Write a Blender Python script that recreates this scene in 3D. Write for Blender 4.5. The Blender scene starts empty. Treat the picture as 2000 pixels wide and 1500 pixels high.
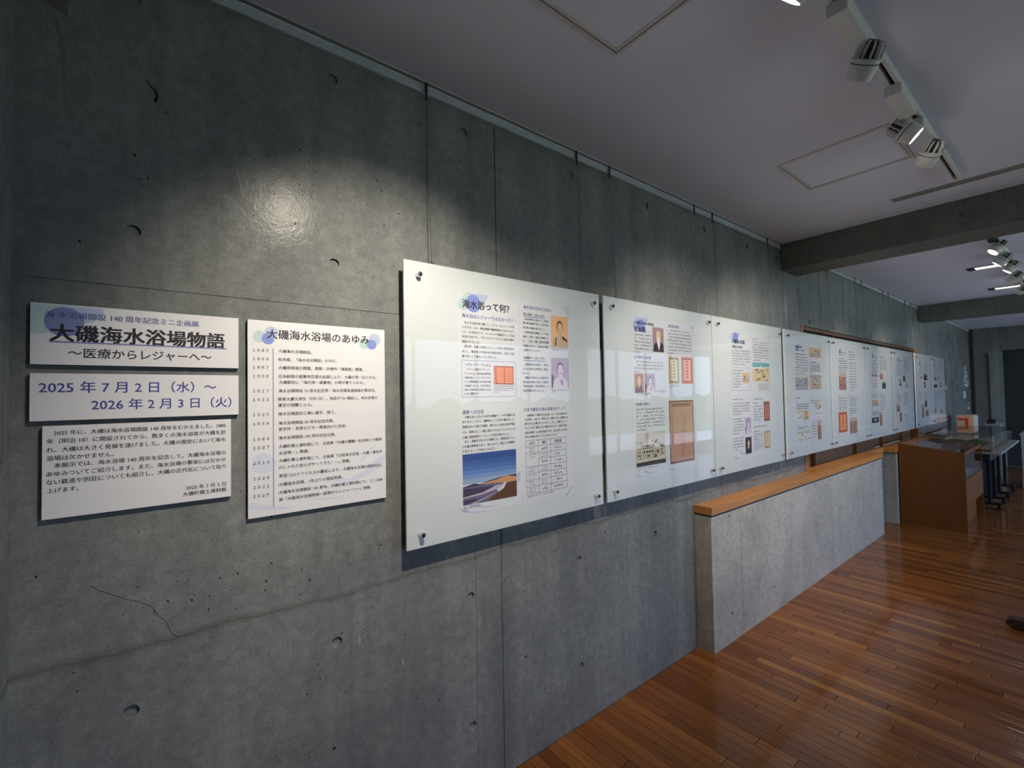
import bpy, bmesh, math, random
from mathutils import Vector, Matrix

# ------------------------------------------------------------ camera, world, lights, exposure
SC = bpy.context.scene
COL = SC.collection
CAM_D, CAM_H = 1.445, 1.455
yaw, pitch, roll = math.radians(38.307), math.radians(1.49), math.radians(-1.013)
fw = Vector((math.sin(yaw)*math.cos(pitch), math.cos(yaw)*math.cos(pitch), math.sin(pitch)))
rt = Vector((math.cos(yaw), -math.sin(yaw), 0)); up = rt.cross(fw)
r2 = rt*math.cos(roll)+up*math.sin(roll); u2 = -rt*math.sin(roll)+up*math.cos(roll)
cd = bpy.data.cameras.new('camera'); cam = bpy.data.objects.new('camera', cd); COL.objects.link(cam)
cam.matrix_world = Matrix(((r2.x,u2.x,-fw.x,0),(r2.y,u2.y,-fw.y,-CAM_D),(r2.z,u2.z,-fw.z,CAM_H),(0,0,0,1)))
cd.sensor_fit = 'HORIZONTAL'; cd.sensor_width = 36; cd.lens = 895/2000*36; cd.clip_start = .02; cd.clip_end = 200
SC.camera = cam

SC.view_settings.view_transform = 'Standard'; SC.view_settings.look = 'None'
SC.view_settings.exposure = 0.0; SC.view_settings.gamma = 1; SC.view_settings.use_curve_mapping = False

world = bpy.data.worlds.new('sky'); SC.world = world; world.use_nodes = True
wn = world.node_tree.nodes; wl = world.node_tree.links
bg = wn['Background']; bg.inputs['Strength'].default_value = 1.0
wt = wn.new('ShaderNodeTexCoord'); ws = wn.new('ShaderNodeSeparateXYZ'); wr = wn.new('ShaderNodeValToRGB')
wl.new(wt.outputs['Generated'], ws.inputs[0]); wl.new(ws.outputs['Z'], wr.inputs[0]); wl.new(wr.outputs[0], bg.inputs[0])
wr.color_ramp.elements[0].position = 0.0; wr.color_ramp.elements[0].color = (.58,.75,1,1)
wr.color_ramp.elements[1].position = .6; wr.color_ramp.elements[1].color = (.34,.52,1,1)
SKY = 5.1
bg.inputs['Strength'].default_value = SKY

def area(name, loc, rot, sx, sy, energy, color, portal=False):
    l = bpy.data.lights.new(name, 'AREA'); l.shape = 'RECTANGLE'; l.size = sx; l.size_y = sy
    l.energy = energy; l.color = color
    o = bpy.data.objects.new(name, l); COL.objects.link(o); o.location = loc; o.rotation_euler = rot
    if portal: l.cycles.is_portal = True
    return o
YO = -5.0                    # opposite wall with the windows
WINS = [(2.0,6.6,.90,2.40),(6.95,12.1,.15,2.45)]
for i,(a,b,c,d) in enumerate(WINS):
    area('window_portal', ((a+b)/2, YO-.21, (c+d)/2), (math.radians(90),0,0), b-a, d-c, 1, (1,1,1), True)
sun = bpy.data.lights.new('sun', 'SUN'); sun.energy = 22; sun.angle = math.radians(.6); sun.color = (1,.96,.90)
so_ = bpy.data.objects.new('sun', sun); COL.objects.link(so_); so_.rotation_euler = (math.radians(-28),math.radians(8),0)
WARM = (1.0,.88,.71)
# (x, y, z), aim point, watts, cone degrees -- every one sits in a track spotlight head built below
SPOTS = [((.51,-1.035,2.43),(.62,0,1.32),98,78),
         ((1.19,-1.035,2.40),(1.35,0,1.36),24,62),
         ((1.70,-1.035,2.42),(2.50,0,1.05),60,86),
         ((2.36,-1.035,2.46),(2.75,-2.0,1.5),14,60),
         ((2.58,-1.035,2.42),(3.45,0,1.10),64,90),
         ((4.82,-1.035,2.45),(4.30,-.10,1.20),26,70),
         ((5.05,-1.035,2.40),(5.0,0,1.35),34,70),
         ((5.72,-1.035,2.45),(5.6,-.05,1.2),22,66),
         ((5.95,-1.035,2.40),(6.6,0,1.4),40,66),
         ((6.75,-1.035,2.40),(8.5,0,1.5),60,52)]

# ------------------------------------------------------------ helpers
MATS = {}
def mat(name, color, rough=.5, metal=0, spec=.5, emit=None, es=0):
    if name in MATS: return MATS[name]
    m = bpy.data.materials.new(name); m.use_nodes = True; b = m.node_tree.nodes['Principled BSDF']
    b.inputs['Base Color'].default_value = (*color,1); b.inputs['Roughness'].default_value = rough
    b.inputs['Metallic'].default_value = metal; b.inputs['Specular IOR Level'].default_value = spec
    if emit: b.inputs['Emission Color'].default_value = (*emit,1); b.inputs['Emission Strength'].default_value = es
    MATS[name] = m; return m
def srgb(r,g,b):
    f = lambda c: (c/255/12.92 if c/255 <= .04045 else ((c/255+.055)/1.055)**2.4)
    return (f(r),f(g),f(b))
class NT:
    def __init__(s, m): s.t = m.node_tree; s.n = s.t.nodes; s.l = s.t.links; s.b = s.n['Principled BSDF']
    def add(s, ty, **k):
        n = s.n.new(ty)
        for a,v in k.items(): setattr(n, a, v)
        return n
    def link(s, a, b): s.l.new(a, b)
    def noise(s, vec, scale, detail=3, rough=.5):
        n = s.add('ShaderNodeTexNoise'); n.inputs['Scale'].default_value = scale; n.inputs['Detail'].default_value = detail
        n.inputs['Roughness'].default_value = rough; s.link(vec, n.inputs['Vector']); return n.outputs['Fac']
    def mapping(s, vec, sc):
        n = s.add('ShaderNodeMapping'); n.inputs['Scale'].default_value = sc; s.link(vec, n.inputs['Vector']); return n.outputs[0]
    def ramp(s, fac, *stops):
        n = s.add('ShaderNodeValToRGB'); e = n.color_ramp.elements
        e[0].position, e[0].color = stops[0][0], (*stops[0][1],1); e[1].position, e[1].color = stops[-1][0], (*stops[-1][1],1)
        for p,c in stops[1:-1]: x = e.new(p); x.color = (*c,1)
        s.link(fac, n.inputs[0]); return n.outputs[0]
    def mix(s, fac, a, b, mode='MIX'):
        n = s.add('ShaderNodeMix', data_type='RGBA', blend_type=mode)
        for v,i in ((fac,0),(a,6),(b,7)):
            if isinstance(v,(int,float)): n.inputs[i].default_value = v
            elif isinstance(v,tuple): n.inputs[i].default_value = (*v,1)
            else: s.link(v, n.inputs[i])
        return n.outputs[2]
    def math(s, op, a, b=0.0, c=None):
        n = s.add('ShaderNodeMath', operation=op)
        for i,v in enumerate((a,b) if c is None else (a,b,c)):
            if isinstance(v,(int,float)): n.inputs[i].default_value = v
            else: s.link(v, n.inputs[i])
        return n.outputs[0]
    def bump(s, h, strength, dist, normal=None):
        n = s.add('ShaderNodeBump'); n.inputs['Strength'].default_value = strength; n.inputs['Distance'].default_value = dist
        s.link(h, n.inputs['Height'])
        if normal: s.link(normal, n.inputs['Normal'])
        return n.outputs[0]

def g3(v): return (v,v,v)
def concrete(name, base=(.30,.31,.30), streak=.5, pits=True, rough=.38, joint=None):
    m = mat(name, base, rough, spec=.085); t = NT(m)
    co = t.add('ShaderNodeTexCoord').outputs['Object']
    big = t.noise(co, .9, 3); mid = t.noise(co, 5, 5, .6); fine = t.noise(co, 150, 3, .6); mot = t.noise(co, 32, 4, .65)
    st = t.noise(t.mapping(co, (7,7,.35)), 1.4, 4, .6)
    c = t.ramp(big, (.3, tuple(x*.80 for x in base)), (.7, tuple(x*1.15 for x in base)))
    c = t.mix(1.0, c, t.ramp(mid, (.25,(.78,.79,.80)), (.75,(1.12,1.11,1.08))), 'MULTIPLY')
    c = t.mix(streak, c, t.ramp(st, (.3,(.62,.64,.66)), (.7,(1.2,1.19,1.16))), 'MULTIPLY')
    c = t.mix(1.0, c, t.ramp(fine, (.25,(.80,.80,.80)), (.75,(1.13,1.13,1.13))), 'MULTIPLY')
    c = t.mix(1.0, c, t.ramp(mot, (.3,(.80,.80,.80)), (.7,(1.14,1.14,1.13))), 'MULTIPLY')
    h = fine
    if joint is not None:
        sx = t.add('ShaderNodeSeparateXYZ'); t.link(co, sx.inputs[0])
        wob = t.math('MULTIPLY_ADD', t.noise(t.mapping(co,(1.6,1.6,.2)), 2.2, 4, .65), .07, -.035)
        d = t.math('ABSOLUTE', t.math('SUBTRACT', t.math('ADD', sx.outputs['Z'], wob), joint))
        band = t.math('MULTIPLY', t.math('SUBTRACT', 1, t.math('MINIMUM', t.math('DIVIDE', d, .016), 1)), t.noise(t.mapping(co,(3,3,1)), 1.2, 2))
        c = t.mix(band, c, (.11,.11,.10))
        c = t.mix(t.math('MULTIPLY', t.math('LESS_THAN', d, .0014), .32), c, (.06,.06,.055))
    if pits:
        v = t.add('ShaderNodeTexVoronoi'); v.inputs['Scale'].default_value = 16; t.link(t.mapping(co,(1,.2,1)), v.inputs['Vector'])
        sel = t.add('ShaderNodeSeparateColor'); t.link(v.outputs['Color'], sel.inputs[0])
        r = t.math('MULTIPLY', t.math('POWER', sel.outputs[0], 8), .085)
        p = t.math('LESS_THAN', v.outputs['Distance'], r)
        c = t.mix(p, c, (.03,.03,.03))
        h = t.math('SUBTRACT', fine, t.math('MULTIPLY', p, 1))
    t.link(c, t.b.inputs['Base Color'])
    rr = t.add('ShaderNodeMapRange'); t.link(mid, rr.inputs[0]); rr.inputs[3].default_value = rough-.06; rr.inputs[4].default_value = rough+.14
    t.link(rr.outputs[0], t.b.inputs['Roughness'])
    soft = t.noise(co, 38, 3, .55)
    n1 = t.bump(soft, .22, .003)
    t.link(t.bump(h, .25, .0015, n1), t.b.inputs['Normal'])
    return m
def wood(name, base, grain=(1,1,14), rough=.4, contrast=.25, along='X', rnd=False):
    m = mat(name, base, rough); t = NT(m)
    co = t.add('ShaderNodeTexCoord').outputs['Object']
    sc = {'X':(1.2,18,18),'Y':(18,1.2,18),'Z':(18,18,1.2)}[along]
    if rnd:
        isl = t.math('FRACT', t.math('ADD', t.add('ShaderNodeNewGeometry').outputs['Random Per Island'], t.add('ShaderNodeObjectInfo').outputs['Random']))
        off = t.add('ShaderNodeCombineXYZ'); t.link(t.math('MULTIPLY', isl, 37), off.inputs[0]); t.link(t.math('MULTIPLY', isl, 91), off.inputs[1])
        va = t.add('ShaderNodeVectorMath', operation='ADD'); t.link(co, va.inputs[0]); t.link(off.outputs[0], va.inputs[1]); co = va.outputs[0]
    g = t.noise(t.mapping(co, sc), 3.0, 5, .65)
    c = t.ramp(g, (.25, tuple(x*(1-contrast) for x in base)), (.75, tuple(min(1,x*(1+contrast)) for x in base)))
    if rnd:
        tint = t.ramp(isl, (0,(.66,.58,.54)), (.25,(.86,.80,.76)), (.5,(1.0,.98,.95)), (.85,(1.14,1.12,1.0)), (1,(1.5,1.6,1.35)))
        c = t.mix(1.0, c, tint, 'MULTIPLY')
        rr = t.math('MULTIPLY_ADD', t.math('FRACT', t.math('MULTIPLY', isl, 7.31)), .10, rough-.05)
        t.link(rr, t.b.inputs['Roughness'])
    t.link(c, t.b.inputs['Base Color'])
    t.link(t.bump(g, .08, .001), t.b.inputs['Normal'])
    return m
def clear_pane(name, tint=(1,1,1), f0=1.5, rough=.02):
    m = bpy.data.materials.new(name); m.use_nodes = True; n = m.node_tree.nodes; l = m.node_tree.links; n.clear()
    o = n.new('ShaderNodeOutputMaterial'); mx = n.new('ShaderNodeMixShader'); tr = n.new('ShaderNodeBsdfTransparent'); gl = n.new('ShaderNodeBsdfGlossy')
    gl.inputs['Roughness'].default_value = rough
    ge = n.new('ShaderNodeNewGeometry'); dt = n.new('ShaderNodeVectorMath'); dt.operation = 'DOT_PRODUCT'
    l.new(ge.outputs['Normal'], dt.inputs[0]); l.new(ge.outputs['Incoming'], dt.inputs[1])
    def mth(op, a, b):
        q = n.new('ShaderNodeMath'); q.operation = op
        for i_,v_ in enumerate((a,b)):
            if isinstance(v_,(int,float)): q.inputs[i_].default_value = v_
            else: l.new(v_, q.inputs[i_])
        return q.outputs[0]
    r0 = ((f0-1)/(f0+1))**2
    pw = mth('POWER', mth('SUBTRACT', 1.0, mth('ABSOLUTE', dt.outputs['Value'], 0)), 5.0)
    fac = mth('ADD', mth('MULTIPLY', pw, (1-r0)*.75), r0)
    tr.inputs[0].default_value = (*tint,1)
    l.new(fac, mx.inputs[0]); l.new(tr.outputs[0], mx.inputs[1]); l.new(gl.outputs[0], mx.inputs[2]); l.new(mx.outputs[0], o.inputs[0])
    MATS[name] = m; return m

class MB:
    """collects faces and links them as one mesh object"""
    def __init__(s): s.v = []; s.f = []; s.mi = []
    def face(s, pts, mi=0):
        i = len(s.v); s.v += [tuple(p) for p in pts]; s.f.append(tuple(range(i, i+len(pts)))); s.mi.append(mi)
    def box(s, x0,x1,y0,y1,z0,z1, mi=0, M=None):
        i = len(s.v); P = [(x,y,z) for x in (x0,x1) for y in (y0,y1) for z in (z0,z1)]
        if M is not None: P = [tuple(M @ Vector(p)) for p in P]
        s.v += P
        for q in ((0,1,3,2),(4,6,7,5),(0,4,5,1),(2,3,7,6),(0,2,6,4),(1,5,7,3)): s.f.append(tuple(i+k for k in q)); s.mi.append(mi)
    def lathe(s, prof, n=24, M=None, mi=0, cap=True):
        i = len(s.v)
        for r,z in prof:
            for k in range(n):
                a = 2*math.pi*k/n; p = Vector((r*math.cos(a), r*math.sin(a), z)); s.v.append(tuple(M @ p) if M is not None else tuple(p))
        for j in range(len(prof)-1):
            for k in range(n):
                a = i+j*n+k; b = i+j*n+(k+1)%n; s.f.append((a,b,b+n,a+n)); s.mi.append(mi)
        if cap:
            s.f.append(tuple(i+k for k in range(n-1,-1,-1))); s.mi.append(mi)
            s.f.append(tuple(i+(len(prof)-1)*n+k for k in range(n))); s.mi.append(mi)
    def build(s, name, mats, parent=None, smooth=False, bevel=0, fix=True):
        me = bpy.data.meshes.new(name); me.from_pydata(s.v, [], s.f)
        for m in (mats if isinstance(mats,(list,tuple)) else [mats]): me.materials.append(m)
        for p,k in zip(me.polygons, s.mi): p.material_index = k
        if fix or bevel:
            b = bmesh.new(); b.from_mesh(me)
            if bevel:
                bmesh.ops.remove_doubles(b, verts=b.verts, dist=1e-5)
                bmesh.ops.bevel(b, geom=[e for e in b.edges if e.is_manifold and e.calc_face_angle(0) > .5], offset=bevel, segments=2, affect='EDGES', profile=.5)
            bmesh.ops.recalc_face_normals(b, faces=b.faces); b.to_mesh(me); b.free()
        if smooth:
            for p in me.polygons: p.use_smooth = True
            try: me.set_sharp_from_angle(angle=math.radians(38))
            except Exception: pass
        o = bpy.data.objects.new(name, me); COL.objects.link(o)
        if parent is not None: link_to(o, parent)
        return o
def link_to(o, parent):
    o.parent = parent; o.matrix_parent_inverse = world_of(parent).inverted()
def world_of(o):
    m = Matrix.LocRotScale(o.location, o.rotation_euler, o.scale)
    return (world_of(o.parent) @ o.matrix_parent_inverse @ m) if o.parent else m
def tag(o, label=None, cat=None, group=None, kind=None):
    if label: o['label'] = label
    if cat: o['category'] = cat
    if group: o['group'] = group
    if kind: o['kind'] = kind
    return o
def thing(name, label, cat, loc, group=None):
    o = bpy.data.objects.new(name, None); COL.objects.link(o); o.location = loc; o.empty_display_size = .1
    return tag(o, label, cat, group)
def frame_to(d, roll_up=Vector((0,0,1))):
    """rotation whose +Z axis points along d"""
    return Vector(d).normalized().to_track_quat('Z','Y').to_matrix().to_4x4()

# ------------------------------------------------------------ materials
M_WALL = concrete('cast_concrete', (.248,.262,.266), .5, rough=.17, joint=.862)
M_CONC2 = concrete('cast_concrete_beam', (.20,.20,.19), .15, pits=True, rough=.5)
M_LOW = concrete('cast_concrete_low', (.52,.505,.465), .2, rough=.5)
M_END = concrete('cast_concrete_end', (.25,.255,.245), .35, rough=.6)
M_PIT = mat('pit_shadow', (.012,.012,.012), .9)
M_SCRATCH = mat('lime_streak', (.34,.335,.32), .6)
M_CEIL = mat('ceiling_paint', (.76,.78,.92), .8)
M_RAIL = mat('rail_aluminium', (.50,.56,.64), .3, .1)
M_RAILD = mat('rail_groove', (.05,.06,.07), .6)
M_WIRE = mat('steel_wire', (.16,.16,.16), .35, .8)
M_DARK = mat('dark_metal', (.03,.03,.03), .45, .3)
M_CHROME = mat('chrome', (.75,.75,.75), .18, 1)
M_WHITE = mat('white_lacquer', (.72,.73,.72), .4)
M_BOARD = mat('white_board', (.69,.73,.76), .5)
M_PAPER = mat('paper', (.72,.74,.80), .6)
M_SIGN = mat('foam_board', (.80,.80,.84), .6)
M_EDGE = mat('foam_board_edge', (.05,.05,.05), .7)
M_SILL = wood('oak_sill', (.56,.25,.07), along='X', rough=.3)
M_BROWN = wood('brown_shutter', (.12,.060,.028), along='Z', rough=.5)
M_JAMB = wood('oak_jamb', (.30,.13,.042), along='Z', rough=.4)
M_CASE = wood('case_veneer', (.185,.062,.007), along='Z', rough=.45, contrast=.15)
M_FLOOR = wood('floor_wood', (.245,.090,.024), along='Y', rough=.13, contrast=.28, rnd=True)
M_SUB = mat('floor_gap', (.02,.010,.006), .9)
M_GLASS = clear_pane('acrylic_pane', (.985,.99,.99), 1.28, .015)
M_GLASS2 = clear_pane('case_glass', (.95,.95,.955), 1.5, .03)
M_EDGEGLOW = mat('acrylic_edge_glint', (.60,.68,.78), .2)
M_LENS = mat('spot_lens', (1,1,1), .3, emit=(1.0,.93,.80), es=22)
M_TUBE = mat('slot_diffuser_lit', (.9,.9,.8), .5, emit=(1.0,.95,.74), es=1.6)
M_BLACK = mat('black_plastic', (.012,.012,.013), .5)
M_TABLE = mat('table_laminate', (.34,.35,.34), .4)
M_ROOM = mat('far_wall_paint', (.30,.30,.30), .8)

PAL = {'k':srgb(38,34,48),'n':srgb(40,42,98),'b':srgb(66,72,150),'teal':srgb(190,212,216),'pale':srgb(186,198,228),'blue':srgb(134,150,216),'blue2':srgb(126,134,186),
       'lav2':srgb(132,138,192),'wave':srgb(186,194,222),'haze':srgb(216,220,238),'line':srgb(90,94,110)}
def ink(c): return mat('ink_'+c, PAL[c], .6)

# ------------------------------------------------------------ wall builder: tie holes, recessed seams and openings in one mesh
def hollow_wall(name, u0,u1,z0,z1, to, holes=(), vseams=(), hseams=(), openings=(), thick=.2, m=None, rh=.0155):
    us = {u0,u1}; zs = {z0,z1}; c = rh*1.35
    for a,b in holes: us |= {a-c,a+c}; zs |= {b-c,b+c}
    vseams = [tuple(v)+((z0,z1) if len(v) == 3 else ()) for v in vseams]
    for a,w,_,p,q in vseams: us |= {a-w/2,a+w/2}; zs |= {p,q}
    for a,w,_,p,q in hseams: zs |= {a-w/2,a+w/2}; us |= {p,q}
    for a,b,p,q in openings: us |= {a,b}; zs |= {p,q}
    us = sorted(u for u in us if u0-1e-6 <= u <= u1+1e-6); zs = sorted(z for z in zs if z0-1e-6 <= z <= z1+1e-6)
    mb = MB(); D = {}; V = {}
    def dep(a,b):
        for p,q,r,s in openings:
            if p < a < q and r < b < s: return None
        for x,y in holes:
            if abs(a-x) < c and abs(b-y) < c: return 0.0
        for x,w,d,p,q in vseams:
            if abs(a-x) < w/2 and p < b < q: return d
        for y,w,d,p,q in hseams:
            if abs(b-y) < w/2 and p < a < q: return d
        return 0.0
    for i in range(len(us)-1):
        for j in range(len(zs)-1):
            if us[i+1]-us[i] < 1e-6 or zs[j+1]-zs[j] < 1e-6: D[i,j] = 'skip'; continue
            D[i,j] = dep((us[i]+us[i+1])/2, (zs[j]+zs[j+1])/2)
    for (i,j),d in D.items():
        if d == 'skip': continue
        a,b,e,f = us[i],us[i+1],zs[j],zs[j+1]
        for (di,dj),(p,q) in (((1,0),((b,e),(b,f))),((0,1),((a,f),(b,f)))):
            o = D.get((i+di,j+dj), 'skip')
            if o == 'skip' or o == d: continue
            x = thick if d is None else d; y = thick if o is None else o
            mb.face([to(*p,x),to(*q,x),to(*q,y),to(*p,y)])
        if d is None: continue
        mb.face([to(a,e,d),to(b,e,d),to(b,f,d),to(a,f,d)])
    # replace the cell round each hole by a ring, a bore and a plug
    hole_cells = []
    for x,y in holes:
        k = [n for n,fc in enumerate(mb.f) if len(fc) == 4 and abs(sum(to_inv(mb.v[t],to)[0] for t in fc)/4-x) < 1e-5 and abs(sum(mb.v[t][2] for t in fc)/4-y) < 1e-5]
        hole_cells += k
    ks = set(hole_cells)
    mb.f = [f for n,f in enumerate(mb.f) if n not in ks]; mb.mi = [0]*len(mb.f)
    N = 24; PD = .0075
    for x,y in holes:
        ring = [(x+rh*math.cos(2*math.pi*(t+.5)/N), y+rh*math.sin(2*math.pi*(t+.5)/N)) for t in range(N)]
        sq = []
        for (px,py) in ring:
            k = c/max(abs(px-x),abs(py-y)); sq.append((x+(px-x)*k, y+(py-y)*k))
        for t in range(N):
            s = (t+1)%N
            mb.face([to(*sq[t],0),to(*sq[s],0),to(*ring[s],0),to(*ring[t],0)])
            if t % (N//4) == N//8-1 or True:
                pass
            mb.face([to(*ring[t],0),to(*ring[s],0),to(*ring[s],PD),to(*ring[t],PD)])
        for t in range(N):   # fill the corners of the square
            s = (t+1)%N; p,q = sq[t],sq[s]
            if abs(p[0]-q[0]) > 1e-7 and abs(p[1]-q[1]) > 1e-7:
                cx = x+math.copysign(c,(p[0]+q[0])/2-x); cy = y+math.copysign(c,(p[1]+q[1])/2-y)
                mb.face([to(*p,0),to(cx,cy,0),to(*q,0)])
        mb.face([to(*r,PD) for r in ring])
    # back and rims
    mb.face([to(u0,z0,0),to(u0,z1,0),to(u0,z1,thick),to(u0,z0,thick)]); mb.face([to(u1,z0,0),to(u1,z1,0),to(u1,z1,thick),to(u1,z0,thick)])
    mb.face([to(u0,z1,0),to(u1,z1,0),to(u1,z1,thick),to(u0,z1,thick)]); mb.face([to(u0,z0,0),to(u1,z0,0),to(u1,z0,thick),to(u0,z0,thick)])
    if not openings: mb.face([to(u0,z0,thick),to(u1,z0,thick),to(u1,z1,thick),to(u0,z1,thick)])
    o = mb.build(name, m, fix=False); o['kind'] = 'structure'; return o
def to_inv(p, to):
    o = Vector(to(0,0,0)); du = Vector(to(1,0,0))-o; return (Vector(p)-o).dot(du), 0

CZ = 2.575
long_to = lambda u,z,d: (u, d, z)
HX = [-.034,.447,.93,1.506,2.08,2.66,3.23]
holes = [(x,z) for x in HX for z in (2.457,1.875,.718)]
holes += [(3.69,2.457)]
holes += [(x,2.457) for x in (4.892,5.465,6.036,6.61,7.18,7.75)] + [(x,2.031) for x in (4.315,4.888,5.461,6.033,6.613,7.19,7.76,8.9,9.5)]
holes += [(x,.25) for x in HX[:4]]
vs = [(.773,.0022,.002,1.2,2.575),(.9535,.0022,.002,0,.93),(1.073,.0045,.004),(1.553,.002,.0015,1.2,2.575),(2.79,.004,.002),(3.572,.002,.0015),(3.787,.002,.0015),(4.105,.006,.005),(4.568,.003,.002),(4.80,.002,.0015),(5.163,.003,.002),(5.566,.002,.0015),(5.83,.002,.0015),(6.4,.003,.002),(6.95,.003,.002),(7.45,.003,.002),(8.72,.004,.003),(9.8,.004,.003),(10.7,.004,.003)]
wall_long = hollow_wall('wall_left', -.235, 12.38, 0, CZ, long_to, holes, vs, [(1.737,.0022,.002,-.235,.66)], [(4.12,8.0,.765,1.985)], .22, M_WALL)
# pits, cracks and streaks cast into the face of the concrete
PITS = [(-0.0, 2.249), (0.006, 2.235), (0.032, 2.196), (-0.032, 2.065), (-0.023, 2.008), (-0.007, 2.027), (-0.006, 2.015), (0.23, 2.134), (0.35, 2.202), (0.386, 2.104), (0.374, 2.174), (0.339, 2.051), (0.336, 1.975), (0.228, 1.975), (0.21, 1.934), (0.631, 2.306), (0.348, 2.095), (0.589, 2.175), (0.602, 2.144), (0.633, 2.172), (0.552, 2.087), (0.564, 2.326), (0.62, 2.32), (0.721, 2.259), (0.662, 2.082), (0.61, 2.031), (0.879, 2.18), (0.528, 1.731), (0.573, 1.854), (0.194, 1.208), (0.187, 0.989), (0.146, 0.988), (0.121, 0.913), (0.123, 0.946), (0.085, 0.946), (0.036, 0.959), (-0.134, 0.849), (-0.128, 0.804), (-0.195, 1.078), (0.349, 0.96), (0.445, 0.935), (0.37, 0.924), (0.453, 0.901), (0.343, 0.889), (0.253, 0.926), (0.553, 0.816), (0.557, 0.791), (0.705, 0.742), (0.391, 0.672), (0.397, 0.628), (0.361, 0.598), (0.357, 0.428), (0.366, 0.416), (0.473, 0.56), (0.492, 0.421), (0.479, 0.393), (0.582, 0.543), (0.71, 0.442), (0.741, 0.594), (0.907, 0.505), (0.875, 0.544), (0.792, 0.401), (0.89, 0.278), (0.937, 0.771), (0.976, 0.658), (0.983, 0.65), (0.907, 0.476), (0.546, 0.826), (0.588, 0.979), (0.268, 0.997), (0.255, 0.951), (0.462, 0.74), (0.405, 0.721), (1.086, 0.737), (1.514, 0.578), (1.907, 0.468), (1.959, 0.41), (1.798, 0.459), (1.295, 0.377), (1.524, 0.151), (2.094, 0.152), (1.491, 0.358), (1.286, 0.24), (1.409, 0.156), (0.8, 0.542), (1.153, 0.39), (0.771, 1.592), (0.663, 1.433), (0.67, 1.824), (0.5, 1.096), (0.484, 1.135), (0.578, 0.981), (0.581, 0.969), (0.269, 1.126)]
rng = random.Random(5)
mb = MB()
def blot(mb, x, z, rx, rz, ang, y=-.0004):
    n = 7; pts = []
    for k in range(n):
        a = 2*math.pi*k/n; r = rng.uniform(.65,1.2); px = rx*r*math.cos(a); pz = rz*r*math.sin(a)
        pts.append((x+px*math.cos(ang)-pz*math.sin(ang), y, z+px*math.sin(ang)+pz*math.cos(ang)))
    mb.face(pts)
for x,z in PITS: blot(mb, x, z, rng.uniform(.0012,.0026), rng.uniform(.0018,.0048), rng.uniform(.1,.9))
for k in range(330):
    cx,cz,sp = rng.choice(((.35,.98,.16),(.45,.92,.2),(.62,1.6,.25),(.3,.75,.3),(.6,.62,.3),(.5,1.95,.3),(.9,.6,.3),(1.5,.4,.4),(.1,1.0,.15)))
    x,z = rng.gauss(cx,sp), rng.gauss(cz,sp*.7)
    if -.2 < x < 3 and .1 < z < 2.45: blot(mb, x, z, rng.uniform(.0006,.0016), rng.uniform(.0008,.0025), rng.uniform(.1,.9))
def band(mb, pts, w, y=-.0004):
    for (a,b),(c,d) in zip(pts, pts[1:]):
        t = Vector((c-a,d-b)).normalized()*w/2; nx,nz = -t.y,t.x
        mb.face([(a-nx,y,b-nz),(c-nx,y,d-nz),(c+nx,y,d+nz),(a+nx,y,b+nz)])
crack = [(-.012,2.263),(-.007,2.261),(-.003,2.251),(.005,2.246),(.011,2.238),(.012,2.226),(.008,2.215)]
band(mb, crack[:4], .003); band(mb, crack[3:], .0055); blot(mb, .009, 2.218, .004,.007,.2); blot(mb,.014,2.247,.0035,.0015,-.6); blot(mb,.031,2.197,.006,.0009,-.7)
band(mb, [(-.109,1.036),(-.091,1.019),(-.067,1.003),(-.045,.987),(-.022,.975),(.003,.956),(.02,.925),(.033,.908),(.043,.877),(.059,.862)], .0008)
tag(mb.build('air_pockets', M_PIT, wall_long, fix=False), kind='stuff')
mb = MB(); band(mb, [(.185,2.10),(.196,2.05),(.203,2.02)], .0018); band(mb, [(.80,2.42),(.87,2.36),(.93,2.30)], .0014); blot(mb,.515,.70,.003,.012,.1); blot(mb,.66,.58,.003,.014,.2); blot(mb,.97,.62,.002,.02,0)
mb.build('lime_streak', M_SCRATCH, wall_long, fix=False)
mb = MB(); band(mb, [(-.197,2.375),(-.185,2.360),(-.172,2.335),(-.163,2.30),(-.158,2.255)], .009, -.0003); band(mb, [(-.158,2.255),(-.157,2.19),(-.156,2.15)], .004, -.0003)
mb.build('algae_stain', mat('algae_stain',(.15,.165,.14),.6), wall_long, fix=False)
mb = MB(); mb.face([(-.186,-.0004,2.365),(-.152,-.0004,2.352),(-.152,-.0004,2.42),(-.186,-.0004,2.42)]); mb.build('rust_patch', mat('rust_patch',(.15,.11,.095),.7), wall_long, fix=False)
mb = MB(); mb.box(1.617,1.796,-.0008,-.0001,1.925,1.976); mb.build('mortar_patch', mat('mortar_patch',(.19,.18,.155),.8), wall_long)
# left end wall beside the camera
wl_ = hollow_wall('wall_near', -5.2, .22, 0, CZ, lambda u,z,d: (-.235-d, u, z), [], [(-.075,.004,.003)], [], [], .2, M_WALL)
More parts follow.
